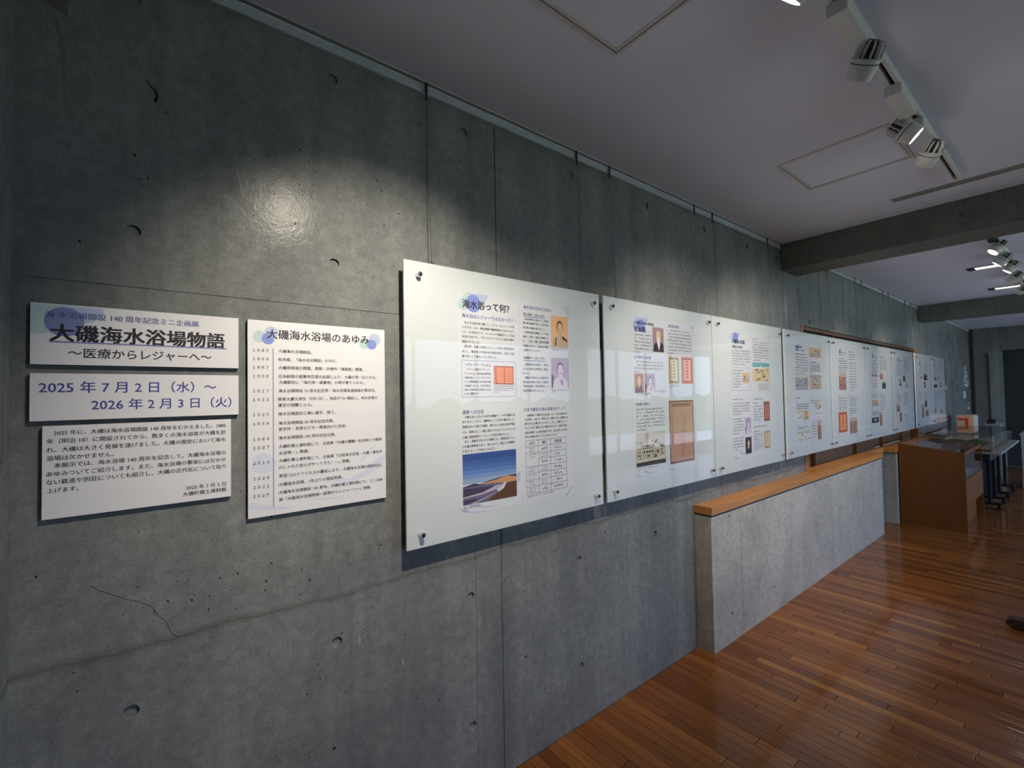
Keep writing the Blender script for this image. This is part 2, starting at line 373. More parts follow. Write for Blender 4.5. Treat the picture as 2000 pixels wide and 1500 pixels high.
# end wall with doorway
we = hollow_wall('wall_end', -5.2, .22, 0, CZ, lambda u,z,d: (12.38+d, u, z), [(-y,z) for y in (.06,.13,.62,.95) for z in (2.46,1.95,1.4) if not(y > .4 and z < 2.3)], [(-.402,.012,.006)], [], [(-1.35,-.425,0,2.141)], .2, M_END, rh=.02)
mb = MB(); mb.box(12.345,12.38,-.425,-.255,0,2.11); tag(mb.build('trim_1', concrete('board_marked_pier',(.33,.33,.31),.8,False,.6)), kind='structure')
mb = MB(); mb.box(12.31,12.378,-.055,-.003,0,CZ-.002); tag(mb.build('trim_2', mat('corner_batten',(.035,.028,.022),.6)), kind='structure')
mb = MB(); mb.box(12.50,12.54,-1.36,-.42,0,2.16); tag(mb.build('door_1', mat('door_dark',(.030,.038,.036),.5), bevel=.004), kind='structure')
mb = MB(); mb.box(12.36,12.379,-5,-1.36,0,.08); mb.box(12.325,12.344,-.42,-.26,0,.08); mb.box(12.36,12.379,-.25,-.06,0,.08)
tag(mb.build('baseboard_end', mat('skirting_dark',(.03,.025,.02),.5)), kind='structure')
# wall opposite, with its windows (behind the camera; it shows in the acrylic panes and lights the room)
wo = hollow_wall('wall_opposite', -.435, 12.6, 0, CZ, lambda u,z,d: (u, YO-d, z), [], [], [], [(a,b,c,d) for a,b,c,d in WINS], .2, M_ROOM)
wi = 0
for a,b,c,d in WINS:
    wi += 1
    fr = MB(); t = .04
    fr.box(a,b,YO-.12,YO-.06,c,c+t); fr.box(a,b,YO-.12,YO-.06,d-t,d); fr.box(a,a+t,YO-.12,YO-.06,c,d); fr.box(b-t,b,YO-.12,YO-.06,c,d)
    w = tag(fr.build('window_%d' % wi, M_DARK), kind='structure')
    n = max(1, round((b-a)/1.1))
    for k in range(n):
        p0 = a+(b-a)*k/n; p1 = a+(b-a)*(k+1)/n
        q = MB(); q.box(p0+.02,p1-.02,YO-.092,YO-.088,c+.02,d-.02); q.build('pane', M_GLASS2, w)
        if k:
            q = MB(); q.box(p0-.02,p0+.02,YO-.12,YO-.06,c+t,d-t); q.build('mullion', M_DARK, w)
# outdoors: lawn and hedge seen only as reflections
mb = MB(); mb.box(-3,16,YO-5.2,YO-.22,-.30,-.12); tag(mb.build('bounce_terrace', mat('bounce_paving',(.50,.50,.52),.8)), kind='structure')  # unseen pale paving, added to bounce daylight up to the ceiling
mb = MB(); mb.box(-20,40,-60,YO-5.25,-.35,-.30); tag(mb.build('lawn', mat('grass',(.10,.20,.05),.9)), 'green lawn outside the windows, mirrored in the acrylic panels', 'lawn', kind='stuff')
mb = MB(); rr_ = random.Random(3)
nx = 90
top = [[(-18+54*i/nx, -14-j*.9, (1.1+rr_.uniform(-.25,.35)) if 0 < j < 3 else -.3) for j in range(4)] for i in range(nx+1)]
for i in range(nx):
    for j in range(3): mb.face([top[i][j],top[i+1][j],top[i+1][j+1],top[i][j+1]])
tag(mb.build('hedge', mat('hedge_leaves',(.05,.12,.03),.9)), 'clipped green hedge beyond the lawn, mirrored in the acrylic', 'hedge')

# ------------------------------------------------------------ ceiling, beams
mb = MB()
HAT = [(.76,1.208),(2.44,2.888)]
ceil_cells = []
xs = sorted({-.5,12.7,.76,1.208,2.44,2.888,3.425,3.50}); ys = sorted({-5.3,.3,-.95,-.50,-2.6,-.735})
for i in range(len(xs)-1):
    for j in range(len(ys)-1):
        cx,cy = (xs[i]+xs[i+1])/2,(ys[j]+ys[j+1])/2
        if any(a < cx < b and -.95 < cy < -.5 for a,b in HAT) or (3.425 < cx < 3.5 and -2.6 < cy < -.735): continue
        mb.box(xs[i],xs[i+1],ys[j],ys[j+1],CZ,CZ+.15)
tag(mb.build('ceiling', M_CEIL), kind='structure')
mb = MB(); mb.box(-.5,12.7,-5.3,.3,CZ+.15,CZ+.2); c_ = mb.build('slab', M_CEIL, bpy.data.objects['ceiling'])
for nm,(a,b) in (('trim_3',(3.776,4.07)),('trim_4',(8.166,8.50))):
    mb = MB(); z0 = 2.374
    o = hollow_wall(nm, -5.0, 0.0, z0, CZ, lambda u,z,d,a=a: (a+d, u, z), [(y,2.485) for y in (-.24,-.62,-1.0,-1.45,-1.9)], [], [], [], b-a, M_CONC2, rh=.016)
# access hatches
M_HF = mat('hatch_frame', (.62,.61,.60), .45)
for i,(a,b) in enumerate(HAT):
    t = thing('ceiling_hatch', ['square ceiling access hatch with pale aluminium rim nearest the camera','square ceiling access hatch beside the lit track spotlights'][i], 'hatch', ((a+b)/2,-.725,CZ))
    f = MB(); w = .011
    for x0,x1,y0,y1 in ((a,b,-.95,-.95+w),(a,b,-.5-w,-.5),(a,a+w,-.95+w,-.5-w),(b-w,b,-.95+w,-.5-w)): f.box(x0,x1,y0,y1,CZ-.004,CZ+.03)
    f.build('frame', M_HF, t, bevel=.001)
    f = MB(); q = w+.0035; p = q+.010
    for x0,x1,y0,y1 in ((a+q,b-q,-.95+q,-.95+p),(a+q,b-q,-.5-p,-.5-q),(a+q,a+p,-.95+p,-.5-p),(b-p,b-q,-.95+p,-.5-p)): f.box(x0,x1,y0,y1,CZ-.002,CZ+.03)
    f.build('inner_rim', M_HF, t)
    f = MB(); f.box(a+p,b-p,-.95+p,-.5-p,CZ+.0005,CZ+.02); f.build('panel', M_CEIL, t)
t = thing('slot_diffuser', 'long twin-slot air diffuser in the ceiling before the concrete beam', 'air vent', (3.46,-1.6,CZ))
f = MB()
for x0,x1 in ((3.425,3.429),(3.4605,3.4635),(3.496,3.50)): f.box(x0,x1,-2.6,-.735,CZ-.002,CZ+.008)
f.box(3.425,3.50,-.742,-.735,CZ-.003,CZ+.04); f.build('frame', M_HF, t)
f = MB(); f.box(3.429,3.496,-2.6,-.742,CZ+.012,CZ+.03); f.build('duct', mat('matte_black',(.006,.006,.006),1,spec=0), t)
for i,(x,lab) in enumerate(((6.09,'recessed slot light in the ceiling nearer the first beam'),(7.52,'recessed slot light in the ceiling nearer the second beam'))):
    t = thing('ceiling_slot_light', lab, 'ceiling light', (x,-.86,CZ), 'recessed slot lights')
    f = MB(); x0,x1,y0,y1 = x-.075,x+.075,-1.02,-.745
    for a,b,c,d in ((x0,x1,y0,y0+.012),(x0,x1,y1-.012,y1),(x0,x0+.012,y0,y1),(x1-.012,x1,y0,y1)): f.box(a,b,c,d,CZ-.006,CZ-.0005)
    f.build('frame', M_DARK, t)
    f = MB(); f.box(x0+.012,x1-.012,y0+.012,y1-.05,CZ-.004,CZ-.001); f.build('diffuser', M_TUBE, t)
    f = MB(); f.box(x0+.012,x1-.012,y1-.05,y1-.012,CZ-.004,CZ-.001); f.build('end_plate', M_DARK, t)
t = thing('ceiling_vent', 'small dark vent in the farthest bay of the ceiling', 'vent', (9.9,-.42,CZ))
f = MB(); f.box(9.72,9.95,-.53,-.45,CZ-.008,CZ-.0005); f.build('frame', M_DARK, t, bevel=.002)
f = MB(); f.box(9.75,9.92,-.51,-.47,CZ-.010,CZ-.0075); f.build('grille', M_BLACK, t)

# picture rail under the ceiling, one length per bay
for i,(a,b) in enumerate(((-.234,3.775),(4.072,8.165),(8.502,12.30))):
    t = thing('picture_rail', ['aluminium picture rail along the wall top before the first beam','aluminium picture rail between the two concrete beams','aluminium picture rail in the farthest bay'][i], 'picture rail', ((a+b)/2,-.006,2.55))
    f = MB(); f.box(a,b,-.013,-.0005,2.531,2.5565); f.build('face_strip', M_RAIL, t)
    f = MB(); f.box(a,b,-.017,-.0005,2.5565,2.5595); f.build('hanging_lip', mat('rail_lip_highlight',(.8,.88,.92),.25), t)  # lip coloured paler than the rail to paint its highlight line
    f = MB(); f.box(a,b,-.006,-.0005,2.5595,2.5705); f.build('groove', M_RAILD, t)
    f = MB(); f.box(a,b,-.018,-.0005,2.5705,2.5745); f.build('top_flange', M_HF, t)

# ------------------------------------------------------------ floor of oak strips running across the room
sub = MB(); sub.box(-.5,12.7,-5.3,.3,-.08,-.012); floor = tag(sub.build('floor', M_SUB), kind='structure')
PW = .0515; X0 = 2.3715-50*PW
KNOWN = [(3.176,-.614),(3.294,-.714),(2.895,-.678),(2.673,-.818),(2.511,-.866),(3.071,-.765),(3.244,-1.02),(3.121,-.985),(3.01,-.925),(2.846,-.951),(2.398,-.968),(2.744,-1.057),(2.961,-.481),(2.731,-.554),(2.452,-.637),(2.118,-.559),(2.005,-.535),(2.287,-.734),(2.173,-.434),(1.786,-.499),(1.962,-.682),(2.398,-.532)]
rng = random.Random(11); strips = []
k = int((-.235-X0)/PW)-1
while X0+k*PW < 12.38:
    xa = max(X0+k*PW, -.235); xb = min(X0+(k+1)*PW, 12.38); k += 1
    if xb-xa < .004: continue
    known = sorted([y for x,y in KNOWN if xa <= x+.001 < xb], reverse=True)
    if known:
        cuts = list(known)
        y = cuts[0]+rng.uniform(.4,.8)
        while y < -.05: cuts.append(y); y += rng.uniform(.4,.9)
        y = min(cuts)-rng.uniform(.45,.9)
    else:
        cuts = []; y = -rng.uniform(.1,.9)
    while y > -4.8: cuts.append(y); y -= rng.uniform(.35,.95)
    cuts = sorted([c for c in cuts if c < 0], reverse=True); e = [0.0]+cuts+[-5.0]
    for a,b in zip(e, e[1:]): strips.append((xa+.0009, xb-.0009, b+.0012, a-.0012))
def seen(s):
    best = None
    for x in (s[0],s[1]):
        for y in (s[3], (s[2]+s[3])/2, s[2]):
            v = Vector((x,y+CAM_D,-CAM_H)); z = v.dot(fw)
            if z > .2 and -1.12 < v.dot(r2)/z*895/1000 < 1.02 and abs(v.dot(u2)/z*895) < 770: best = min(best or 99, v.length)
    return best
rank = sorted([(seen(s) or 1e9, i) for i,s in enumerate(strips)])
near = {i for d,i in rank[:296] if d < 1e8}
rest = MB()
def strip_box(mb, s, dz):
    x0,x1,y0,y1 = s; c = .0005; z = dz
    i = len(mb.v); mb.v += [(x0,y0,-.012),(x1,y0,-.012),(x1,y1,-.012),(x0,y1,-.012),(x0,y0,z-c),(x1,y0,z-c),(x1,y1,z-c),(x0,y1,z-c),(x0+c,y0+c,z),(x1-c,y0+c,z),(x1-c,y1-c,z),(x0+c,y1-c,z)]
    for q in ((0,1,5,4),(1,2,6,5),(2,3,7,6),(3,0,4,7),(4,5,9,8),(5,6,10,9),(6,7,11,10),(7,4,8,11),(8,9,10,11)): mb.f.append(tuple(i+t for t in q)); mb.mi.append(0)
for i,s in enumerate(strips):
    dz = rng.uniform(-.0003,.0001)
    if i in near:
        one = MB(); strip_box(one, s, dz); one.build('floor_board', M_FLOOR, floor, fix=False)
    else: strip_box(rest, s, dz)
tag(rest.build('floor_boards', M_FLOOR, floor, fix=False), kind='stuff')

# ------------------------------------------------------------ low walls with wooden sills, shuttered recess
def low_wall(name, a, b, seams, hls, m=M_LOW):
    o = hollow_wall(name, a, b, 0, .752, lambda u,z,d: (u,-.10+d,z), hls, seams, [], [], .099, m, rh=.011)
    tag(o, kind='structure'); return o
low_wall('trim_5', 2.462, 5.815, [(2.803,.004,.004),(4.091,.005,.004),(5.188,.006,.004)], [(x,z) for x in (2.672,3.248,4.024,4.333,4.903,5.49) for z in (.725,.16)])
low_wall('trim_6', 6.34, 9.6, [(7.2,.004,.004)], [], M_LOW)
for i,(a,b,lab) in enumerate(((2.462,5.83,'long honey-coloured wooden sill board on the nearer low concrete wall'),(6.33,9.62,'wooden sill board on the farther low concrete wall behind the case'))):
    t = thing('sill_board', lab, 'sill', ((a+b)/2,-.05,.77))
    f = MB()
    f.box(a,b,-.108,-.0005,.765,.81); f.build('board', M_SILL, t, bevel=.002)
    if i: f = MB(); f.box(6.33,7.995,0,.0745,.766,.8095); f.build('inner_board', M_SILL, t)
    f = MB(); f.box(a+.004,b-.004,-.096,-.0005,.7525,.765); f.build('shadow_gap', mat('gap_shade',(.10,.10,.14),.8), t)  # dark filler strip, coloured as the shade in the gap under the board
R = thing('shuttered_recess', 'wooden-framed wall recess with brown shutter panels behind the hanging panels', 'recess', (6.0,.05,.81))
f = MB(); f.box(4.121,6.328,0,.095,.766,.8095); f.build('recess_sill', M_SILL, R)
for a,b,c in ((4.1205,4.165,-.004),(7.955,7.9995,-.004)):
    f = MB(); f.box(a,b,c,.09,.8096,1.984); f.build('jamb', M_JAMB, R, bevel=.001)
f = MB(); f.box(4.165,7.955,.055,.095,1.93,1.984); f.build('head', M_BROWN, R)
f = MB(); f.box(4.166,7.954,.010,.05,1.955,1.983); f.build('head_rail', M_BROWN, R)
f = MB(); f.box(4.165,4.30,.030,.09,.8096,.90); f.build('block', M_JAMB, R, bevel=.001)
ms = [4.49,5.60,6.53,7.4]; prev = 4.32
for x in ms+[7.955]:
    f = MB(); f.box(prev+.001,x-.001,.076,.09,.8097,1.93); f.build('shutter_panel', M_BROWN, R)
    if x < 7.9: f = MB(); f.box(x-.008,x+.008,.045,.0755,.8097,1.93); f.build('mullion', M_JAMB, R); prev = x
f = MB(); f.box(4.166,4.319,.082,.092,.90,1.93); f.build('shutter_panel', M_BROWN, R)

# ------------------------------------------------------------ lettering and print
FS = {}
def glyph_mesh(s, weight):
    key = (s,weight)
    if key in FS: return FS[key]
    c = bpy.data.curves.new('text', 'FONT'); c.body = s; c.size = 1; c.resolution_u = 2; c.fill_mode = 'FRONT'; c.offset = 0
    o = bpy.data.objects.new('text', c); COL.objects.link(o)
    dg = bpy.context.evaluated_depsgraph_get(); m = bpy.data.meshes.new_from_object(o.evaluated_get(dg))
    V = [tuple(v.co) for v in m.vertices]; F = [tuple(p.vertices) for p in m.polygons]
    bpy.data.objects.remove(o); bpy.data.curves.remove(c); bpy.data.meshes.remove(m)
    FS[key] = (V,F); return V,F
def put_text(mb, s, x0, x1, zc, y, weight=0):
    lead = len(s)-len(s.lstrip('　')); 
    V,F = glyph_mesh(s.strip('　'), weight)
    if not V: return
    a = min(v[0] for v in V); b = max(v[0] for v in V)
    x0 = x0+(x1-x0)*lead/len(s)*1.0
    k = (x1-x0)/(b-a); e = .0095*weight
    for n_,(ox,oz) in enumerate([(0,0)]+([(e,e*.5),(-e,e*.5),(e,-e*.5),(-e,-e*.5)] if weight else [(.011,0),(-.011,.0)])):
        i = len(mb.v)
        mb.v += [(x0+(v[0]-a+ox)*k, y-n_*.000012, zc+(v[1]-.38+oz)*k) for v in V]
        mb.f += [tuple(i+t for t in f) for f in F]; mb.mi += [0]*len(F)
HEAVY = [1.0]
def put_rows(mb, x0,x1,za,zb,n,last,y,rg):
    pitch = (za-zb)/(n-1) if n > 1 else .0
    s = min(pitch*.62,.0105) if n > 1 else .0115
    s = max(s, .005)
    for r in range(n):
        z = za-pitch*r; xe = x1 if r < n-1 else x0+(x1-x0)*max(last,.15)
        x = x0
        while x+s*.8 <= xe:
            if rg.random() > .07:
                w = s*.90; h = s*.09*HEAVY[0]
                for q in sorted(rg.sample((-.36,-.2,-.02,.16,.34), rg.choice((2,3,3,4)))):
                    zz = z+s*(q+rg.uniform(-.04,.04)); a = x+w*rg.uniform(0,.35); b = x+w*rg.uniform(.6,1)
                    mb.face([(a,y,zz-h/2),(b,y,zz-h/2),(b,y,zz+h/2),(a,y,zz+h/2)])
                for q in range(rg.choice((1,1,2))):
                    a = x+w*rg.uniform(.1,.9); e = s*rg.uniform(.2,.46); zc = z+s*rg.uniform(-.12,.12); k = s*rg.uniform(-.15,.15)
                    mb.face([(a-h/2-k,y,zc-e),(a+h/2-k,y,zc-e),(a+h/2,y,zc+e),(a-h/2,y,zc+e)])
            x += s
PH = {'sky1b':(64,96,164),'sky1c':(78,112,178),'sky2b':(122,152,202),
 'sky1':(52,82,150),'sky2':(96,132,196),'sky3':(150,170,205),'hill':(60,55,70),'shore':(205,150,110),'sea':(110,100,135),'foam':(190,175,190),'sand':(96,62,44),'seadark':(70,62,92),
 'or_bg':(238,188,138),'or_ink':(90,62,48),'skin':(236,206,180),'mv_bg':(190,170,198),'mv_dk':(112,88,120),'mv_lt':(225,215,228),'rs_bg':(170,140,148),'rs_dk':(58,42,50),
 'br_bg':(178,130,112),'br_dk':(112,72,62),'dk_bg':(70,58,72),'dk_dk':(38,32,44),'sp_bg':(206,186,160),'sp_dk':(96,80,68),'gy_bg':(178,176,180),'gy_dk':(96,92,98),
 'bk_bg':(214,150,140),'bk_pg':(236,146,98),'bk_dk':(110,44,26),'gr_bd':(216,196,150),'gr_fr':(128,118,88),'gr_pp':(232,214,170),'oo_bd':(226,130,72),'oo_pp':(244,158,96),'oo_ink':(120,60,30),
 'rd_bd':(196,108,84),'rd_pp':(206,124,98),'ce_pp':(200,154,132),'ce_dk':(110,66,62),'tq':(120,180,190),'pt_sd':(226,204,160),'pt_dk':(96,78,66),'wh':(232,230,228),'ho_bg':(196,188,170),'ho_dk':(62,54,46),'ho_lt':(222,214,196)}
def blob(cx,cz,rx,rz,n=10): return [(cx+rx*math.cos(2*math.pi*k/n), cz+rz*math.sin(2*math.pi*k/n)) for k in range(n)]
def rect(a,b,c,d): return [(a,c),(b,c),(b,d),(a,d)]
def bust(bg,body,face,hair,inset=.0):
    return [(bg,rect(0,1,0,1)),(body,[(.06,0),(.94,0),(.88,.25),(.66,.38),(.36,.38),(.12,.25)]),(face,[(.42,.30),(.60,.30),(.60,.45),(.42,.45)]),(hair,blob(.51,.64,.20,.22)),(face,blob(.52,.60,.165,.19)),
            (hair,[(.43,.615),(.49,.625),(.49,.61),(.43,.60)]),(hair,[(.55,.625),(.61,.615),(.61,.60),(.55,.61)]),(hair,[(.46,.51),(.58,.51),(.55,.48),(.49,.48)]),(bg,[(.47,.30),(.56,.30),(.515,.10)])]
def art(kind, rg):
    if kind == 'beach':
        return [('sky1',rect(0,1,.86,1)),('sky1b',rect(0,1,.76,.861)),('sky1c',rect(0,1,.67,.761)),('sky2',rect(0,1,.58,.671)),('sky2b',rect(0,1,.50,.581)),('sky3',rect(0,1,.40,.501)),('hill',[(0,.36),(.2,.40),(.3,.37),(.45,.41),(.6,.44),(.8,.47),(1,.47),(1,.34),(0,.32)]),
                ('shore',[(.3,.37),(.62,.42),(.8,.47),(1,.42),(1,.32),(.5,.34)]),('sea',[(0,0),(.75,0),(.6,.22),(.75,.33),(.5,.355),(0,.345)]),('seadark',[(0,.16),(.5,.22),(.55,.30),(0,.32)]),('seadark',[(0,.02),(.3,.05),(.2,.10),(0,.09)]),
                ('foam',[(0,.13),(.35,.16),(.66,.23),(.76,.31),(.6,.30),(.35,.20),(0,.16)]),('foam',[(.2,.0),(.42,.08),(.7,.20),(.45,.11),(.1,.0)]),('sand',[(.42,0),(.55,.10),(.74,.21),(.80,.32),(1,.33),(1,0)])]
    if kind == 'portrait_orange': return bust('or_bg','sp_bg','or_bg','or_ink')+[('or_ink',[(.2,.05),(.28,.05),(.3,.3),(.24,.3)]),('or_ink',[(.62,.28),(.95,.18),(.95,.24),(.66,.38)]),('sp_bg',[(.46,.50),(.60,.50),(.56,.28),(.50,.28)])]
    if kind == 'portrait_mauve': return bust('mv_bg','mv_lt','mv_lt','mv_dk')+[('mv_dk',[(.0,.0),(.06,.0),(.16,.36),(.0,.5)]),('mv_dk',[(.58,.12),(.66,.12),(.62,.3),(.58,.3)])]
    if kind == 'portrait_rose': return [('rs_bg',rect(0,1,0,1)),('rs_dk',[(.04,0),(.98,0),(.95,.30),(.74,.42),(.5,.2),(.3,.40),(.12,.26)]),('skin',blob(.52,.66,.2,.22)),('wh',[(.34,.56),(.7,.56),(.68,.30),(.54,.04),(.42,.30)]),('rs_dk',[(.40,.70),(.48,.70),(.48,.68),(.40,.68)]),('rs_dk',[(.56,.70),(.64,.70),(.64,.68),(.56,.68)])]
    if kind == 'portrait_brown': return bust('br_bg','br_dk','or_bg','sp_bg')
    if kind == 'portrait_dark': return bust('dk_bg','dk_dk','skin','dk_dk')
    if kind == 'book':
        a = [('bk_bg',rect(0,1,0,1)),('bk_dk',[(.10,.05),(.98,.02),(.98,.95),(.10,.97)]),('bk_pg',[(.13,.09),(.515,.06),(.515,.93),(.13,.94)]),('bk_pg',[(.54,.06),(.955,.07),(.955,.92),(.54,.93)])]
        return a+[('oo_ink',rect(.6,.9,.20+.12*k,.21+.12*k)) for k in range(6)]+[('oo_ink',rect(.22,.42,.5,.51)),('oo_ink',rect(.25,.4,.62,.63))]
    if kind.startswith('scroll') or kind == 'certificate':
        bd,pp,dk = {'scroll_green':('gr_bd','gr_pp','gr_fr'),'scroll_orange':('oo_bd','oo_pp','oo_ink'),'scroll_red':('rd_bd','rd_pp','rs_dk'),'certificate':('ce_dk','ce_pp','ce_dk')}[kind]
        if kind == 'certificate':
            a = [(bd,rect(0,1,0,1)),(pp,rect(.03,.97,.03,.98)),(dk,rect(.02,.98,.905,.912)),(dk,rect(.02,.98,.955,.96))]
            for k in range(8): a.append((dk,rect(.14+.095*k,.20+.095*k,.918,.948)))
            for c,(zt,n) in enumerate(((.70,3),(.76,14),(.52,10))):
                for k in range(n):
                    for q in range(3): u = .64-.09*c+rg.uniform(0,.03); v = zt-.045*k+rg.uniform(0,.026); a.append((dk,rect(u,u+rg.uniform(.012,.04),v,v+rg.uniform(.003,.010))))
            return a
        a = [(bd,rect(0,1,0,1)),(dk,rect(.08,.92,.06,.93)),(pp,rect(.15,.85,.11,.88))]
        for k in range(6): z = .78-.11*k; a.append((dk,[(.42,z),(.56,z+.015),(.60,z+.045),(.46,z+.05)])); a.append((dk,rect(.50,.54,z-.02,z+.06)))
        for k in range(9): a.append((dk,rect(.23,.29,.76-.07*k,.766-.07*k))); a.append((dk,rect(.25,.265,.745-.07*k,.785-.07*k)))
        return a
    if kind == 'house':
        a = [('ho_bg',rect(0,1,0,1)),('ho_dk',rect(0,1,0,.12))]
        for k in range(46): a.append((rg.choice(('ho_dk','sp_dk','sp_bg')),blob(rg.uniform(.04,.96),rg.uniform(.22,.74),rg.uniform(.02,.05),rg.uniform(.012,.035),6)))
        a += [('ho_lt',[(.18,.62),(.40,.82),(.60,.60)]),('ho_dk',rect(.18,.60,.585,.615)),('ho_lt',rect(.18,.58,.36,.585)),('ho_lt',[(.58,.68),(.84,.50),(.62,.50)]),('sp_bg',rect(.6,.82,.34,.5))]
        a += [('ho_dk',rect(.21+.07*k,.25+.07*k,.50,.57)) for k in range(5)]+[('ho_dk',rect(.22+.09*k,.28+.09*k,.385,.455)) for k in range(4)]+[('ho_dk',rect(.68,.74,.36,.44)),('ho_lt',[(0,.18),(.5,.20),(1,.26),(1,.16),(0,.12)]),('sp_bg',rect(0,.14,.34,.40))]
        return a
    if kind == 'painting':
        a = [('pt_sd',rect(0,1,0,1)),('tq',[(0,.74),(1,.80),(1,1),(0,1)]),('wh',[(.4,.76),(.5,.88),(.52,.76)]),('wh',[(.0,.66),(.6,.70),(1,.76),(1,.80),(0,.75)])]
        for k in range(16): a.append((rg.choice(('pt_dk','pt_dk','br_bg')),blob(rg.uniform(.1,.95),rg.uniform(.05,.68),rg.uniform(.03,.10),rg.uniform(.02,.06),6)))
        return a
    if kind == 'note': return [('gy_dk',rect(0,1,0,1)),('wh',rect(.015,.985,.03,.97))]+[('gy_dk',rect(.05,.92,.2+.28*k,.27+.28*k)) for k in range(3)]
    bgc,dk,lt = {'photo_sepia':('sp_bg','sp_dk','or_bg'),'photo_dark':('dk_bg','dk_dk','gy_bg'),'print_grey':('gy_bg','gy_dk','ho_lt'),'print_red':('ho_bg','rd_bd','gy_bg'),'print_brown':('br_bg','br_dk','sp_bg'),'print_rose':('mv_lt','mv_bg','rs_bg'),'sketch':('wh','gy_dk','sp_bg')}[kind]
    a = [(bgc,rect(0,1,0,1))]
    for k in range(14): a.append((rg.choice((dk,lt,bgc)),blob(rg.uniform(.1,.9),rg.uniform(.08,.92),rg.uniform(.04,.09),rg.uniform(.03,.08),7)))
    a += [(dk,rect(0,1,.30,.33)),(lt,rect(0,1,.8,.97))]
    return a
def put_print(kind, x0,x1,z0,z1,y,parent,rg):
    if kind == 'frame':
        mb = MB(); w = .0016
        for a,b,c,d in ((x0,x1,z0,z0+w),(x0,x1,z1-w,z1),(x0,x0+w,z0,z1),(x1-w,x1,z0,z1)): mb.face([(a,y,c),(b,y,c),(b,y,d),(a,y,d)])
        mb.build('box_outline', ink('lav2'), parent, fix=False); return
    if kind == 'table':
        mb = MB(); w = .0007; H = z1-z0; W = x1-x0
        rows = [0,.11,.235,.355,.49,.615,.74,.87,1]
        for k,r in enumerate(rows):
            zz = z1-H*r; xa = x0+(W*.29 if k == 3 else 0); mb.face([(xa,y,zz-w),(x1,y,zz-w),(x1,y,zz+w),(xa,y,zz+w)])
        for c in (0,.29,.59,1): xx = x0+W*c; mb.face([(xx-w,y,z0),(xx+w,y,z0),(xx+w,y,z1),(xx-w,y,z1)])
        mb.build('table_grid', ink('line'), parent, fix=False)
        mb = MB()
        for k in range(1,8):
            zc = z1-H*(rows[k]+rows[k+1])/2
            put_rows(mb, x0+W*.37,x0+W*.53,zc,zc,1,1,y,rg) if k % 2 else put_rows(mb, x0+W*.35,x0+W*.55,zc+.005,zc-.006,2,.9,y,rg)
            put_rows(mb, x0+W*.68,x0+W*.92,zc,zc,1,1,y,rg)
            if k != 3: put_rows(mb, x0+W*.06,x0+W*.25,zc+.006,zc-.005,2,.9,y,rg)
        put_text(mb,'年代',x0+W*.08,x0+W*.21,z1-H*.055,y,1); put_text(mb,'場所',x0+W*.38,x0+W*.50,z1-H*.055,y,1); put_text(mb,'提唱者',x0+W*.70,x0+W*.88,z1-H*.055,y,1)
        tag(mb.build('table_lettering', ink('k'), parent, fix=False), kind='stuff'); return
    A = art(kind, rg); names = []; mb = MB()
    for n,(c,poly) in enumerate(A):
        if c not in names: names.append(c)
        yy = y-min(.00004,.0036/len(A))*n
        mb.face([(x0+min(1,max(0,p))*(x1-x0), yy, z0+min(1,max(0,q))*(z1-z0)) for p,q in poly], names.index(c))
    mb.build('photograph' if not kind.startswith(('scroll','cert','print','sketch','note','paint')) else ('scroll_picture' if kind.startswith(('scroll','cert')) else 'printed_picture'),
             [mat('print_'+c, srgb(*PH[c]), .6) for c in names], parent, fix=False)
def print_items(items, y, parent, seed=1):
    rg = random.Random(seed); texts = {}; dy = 0
    shapes = {}
    for it in items:
        k = it[0]
        if k == 'T': texts.setdefault(it[5], []).append(it)
        elif k == 'G': shapes.setdefault(it[1], []).append([tuple(p) for p in it[2]])
        elif k == 'C': shapes.setdefault(it[4], []).append(blob(it[1],it[2],it[3] if y > -.05 or it[1] < 3.6 else min(it[3],.022),it[3] if y > -.05 or it[1] < 3.6 else min(it[3],.022),28))
        elif k == 'L': texts.setdefault('line_'+it[-1], []).append(it)
        elif k == 'R': put_print(it[1], it[2],it[3],it[4],it[5], y-.0003, parent, rg)
        elif k == 'B': texts.setdefault('k', []).append(it)
    for n,c in enumerate(('haze','teal','pale','blue','blue2','wave')):
        if c in shapes:
            for poly in shapes[c]:
                mb = MB(); mb.face([(p[0], y-.00005*(n+1), p[1]) for p in poly])
                mb.build('wave_motif' if c in ('wave','haze') else 'water_drop_motif', ink(c), parent, fix=False)
    for c,L in texts.items():
        mb = MB()
        if c.startswith('line_'):
            for it in L:
                x0,z0,x1,z1,w = it[1:6]
                if abs(x1-x0) > abs(z1-z0): z0 = z1 = (z0+z1)/2; mb.face([(x0,y-.00035,z0-w/2),(x1,y-.00035,z1-w/2),(x1,y-.00035,z1+w/2),(x0,y-.00035,z0+w/2)])
                else: x0 = x1 = (x0+x1)/2; mb.face([(x0-w/2,y-.00035,z0),(x0+w/2,y-.00035,z0),(x0+w/2,y-.00035,z1),(x0-w/2,y-.00035,z1)])
            tag(mb.build('rule_line', ink(c[5:]), parent, fix=False), kind='stuff'); continue
        for it in L:
            if it[0] == 'T': put_text(mb, it[1], it[2], it[3], it[4], y-.0004, it[6])
            else: put_rows(mb, it[1],it[2],it[3],it[4],it[5],it[6], y-.0004, rg)
        tag(mb.build('lettering', ink(c), parent, fix=False), kind='stuff')

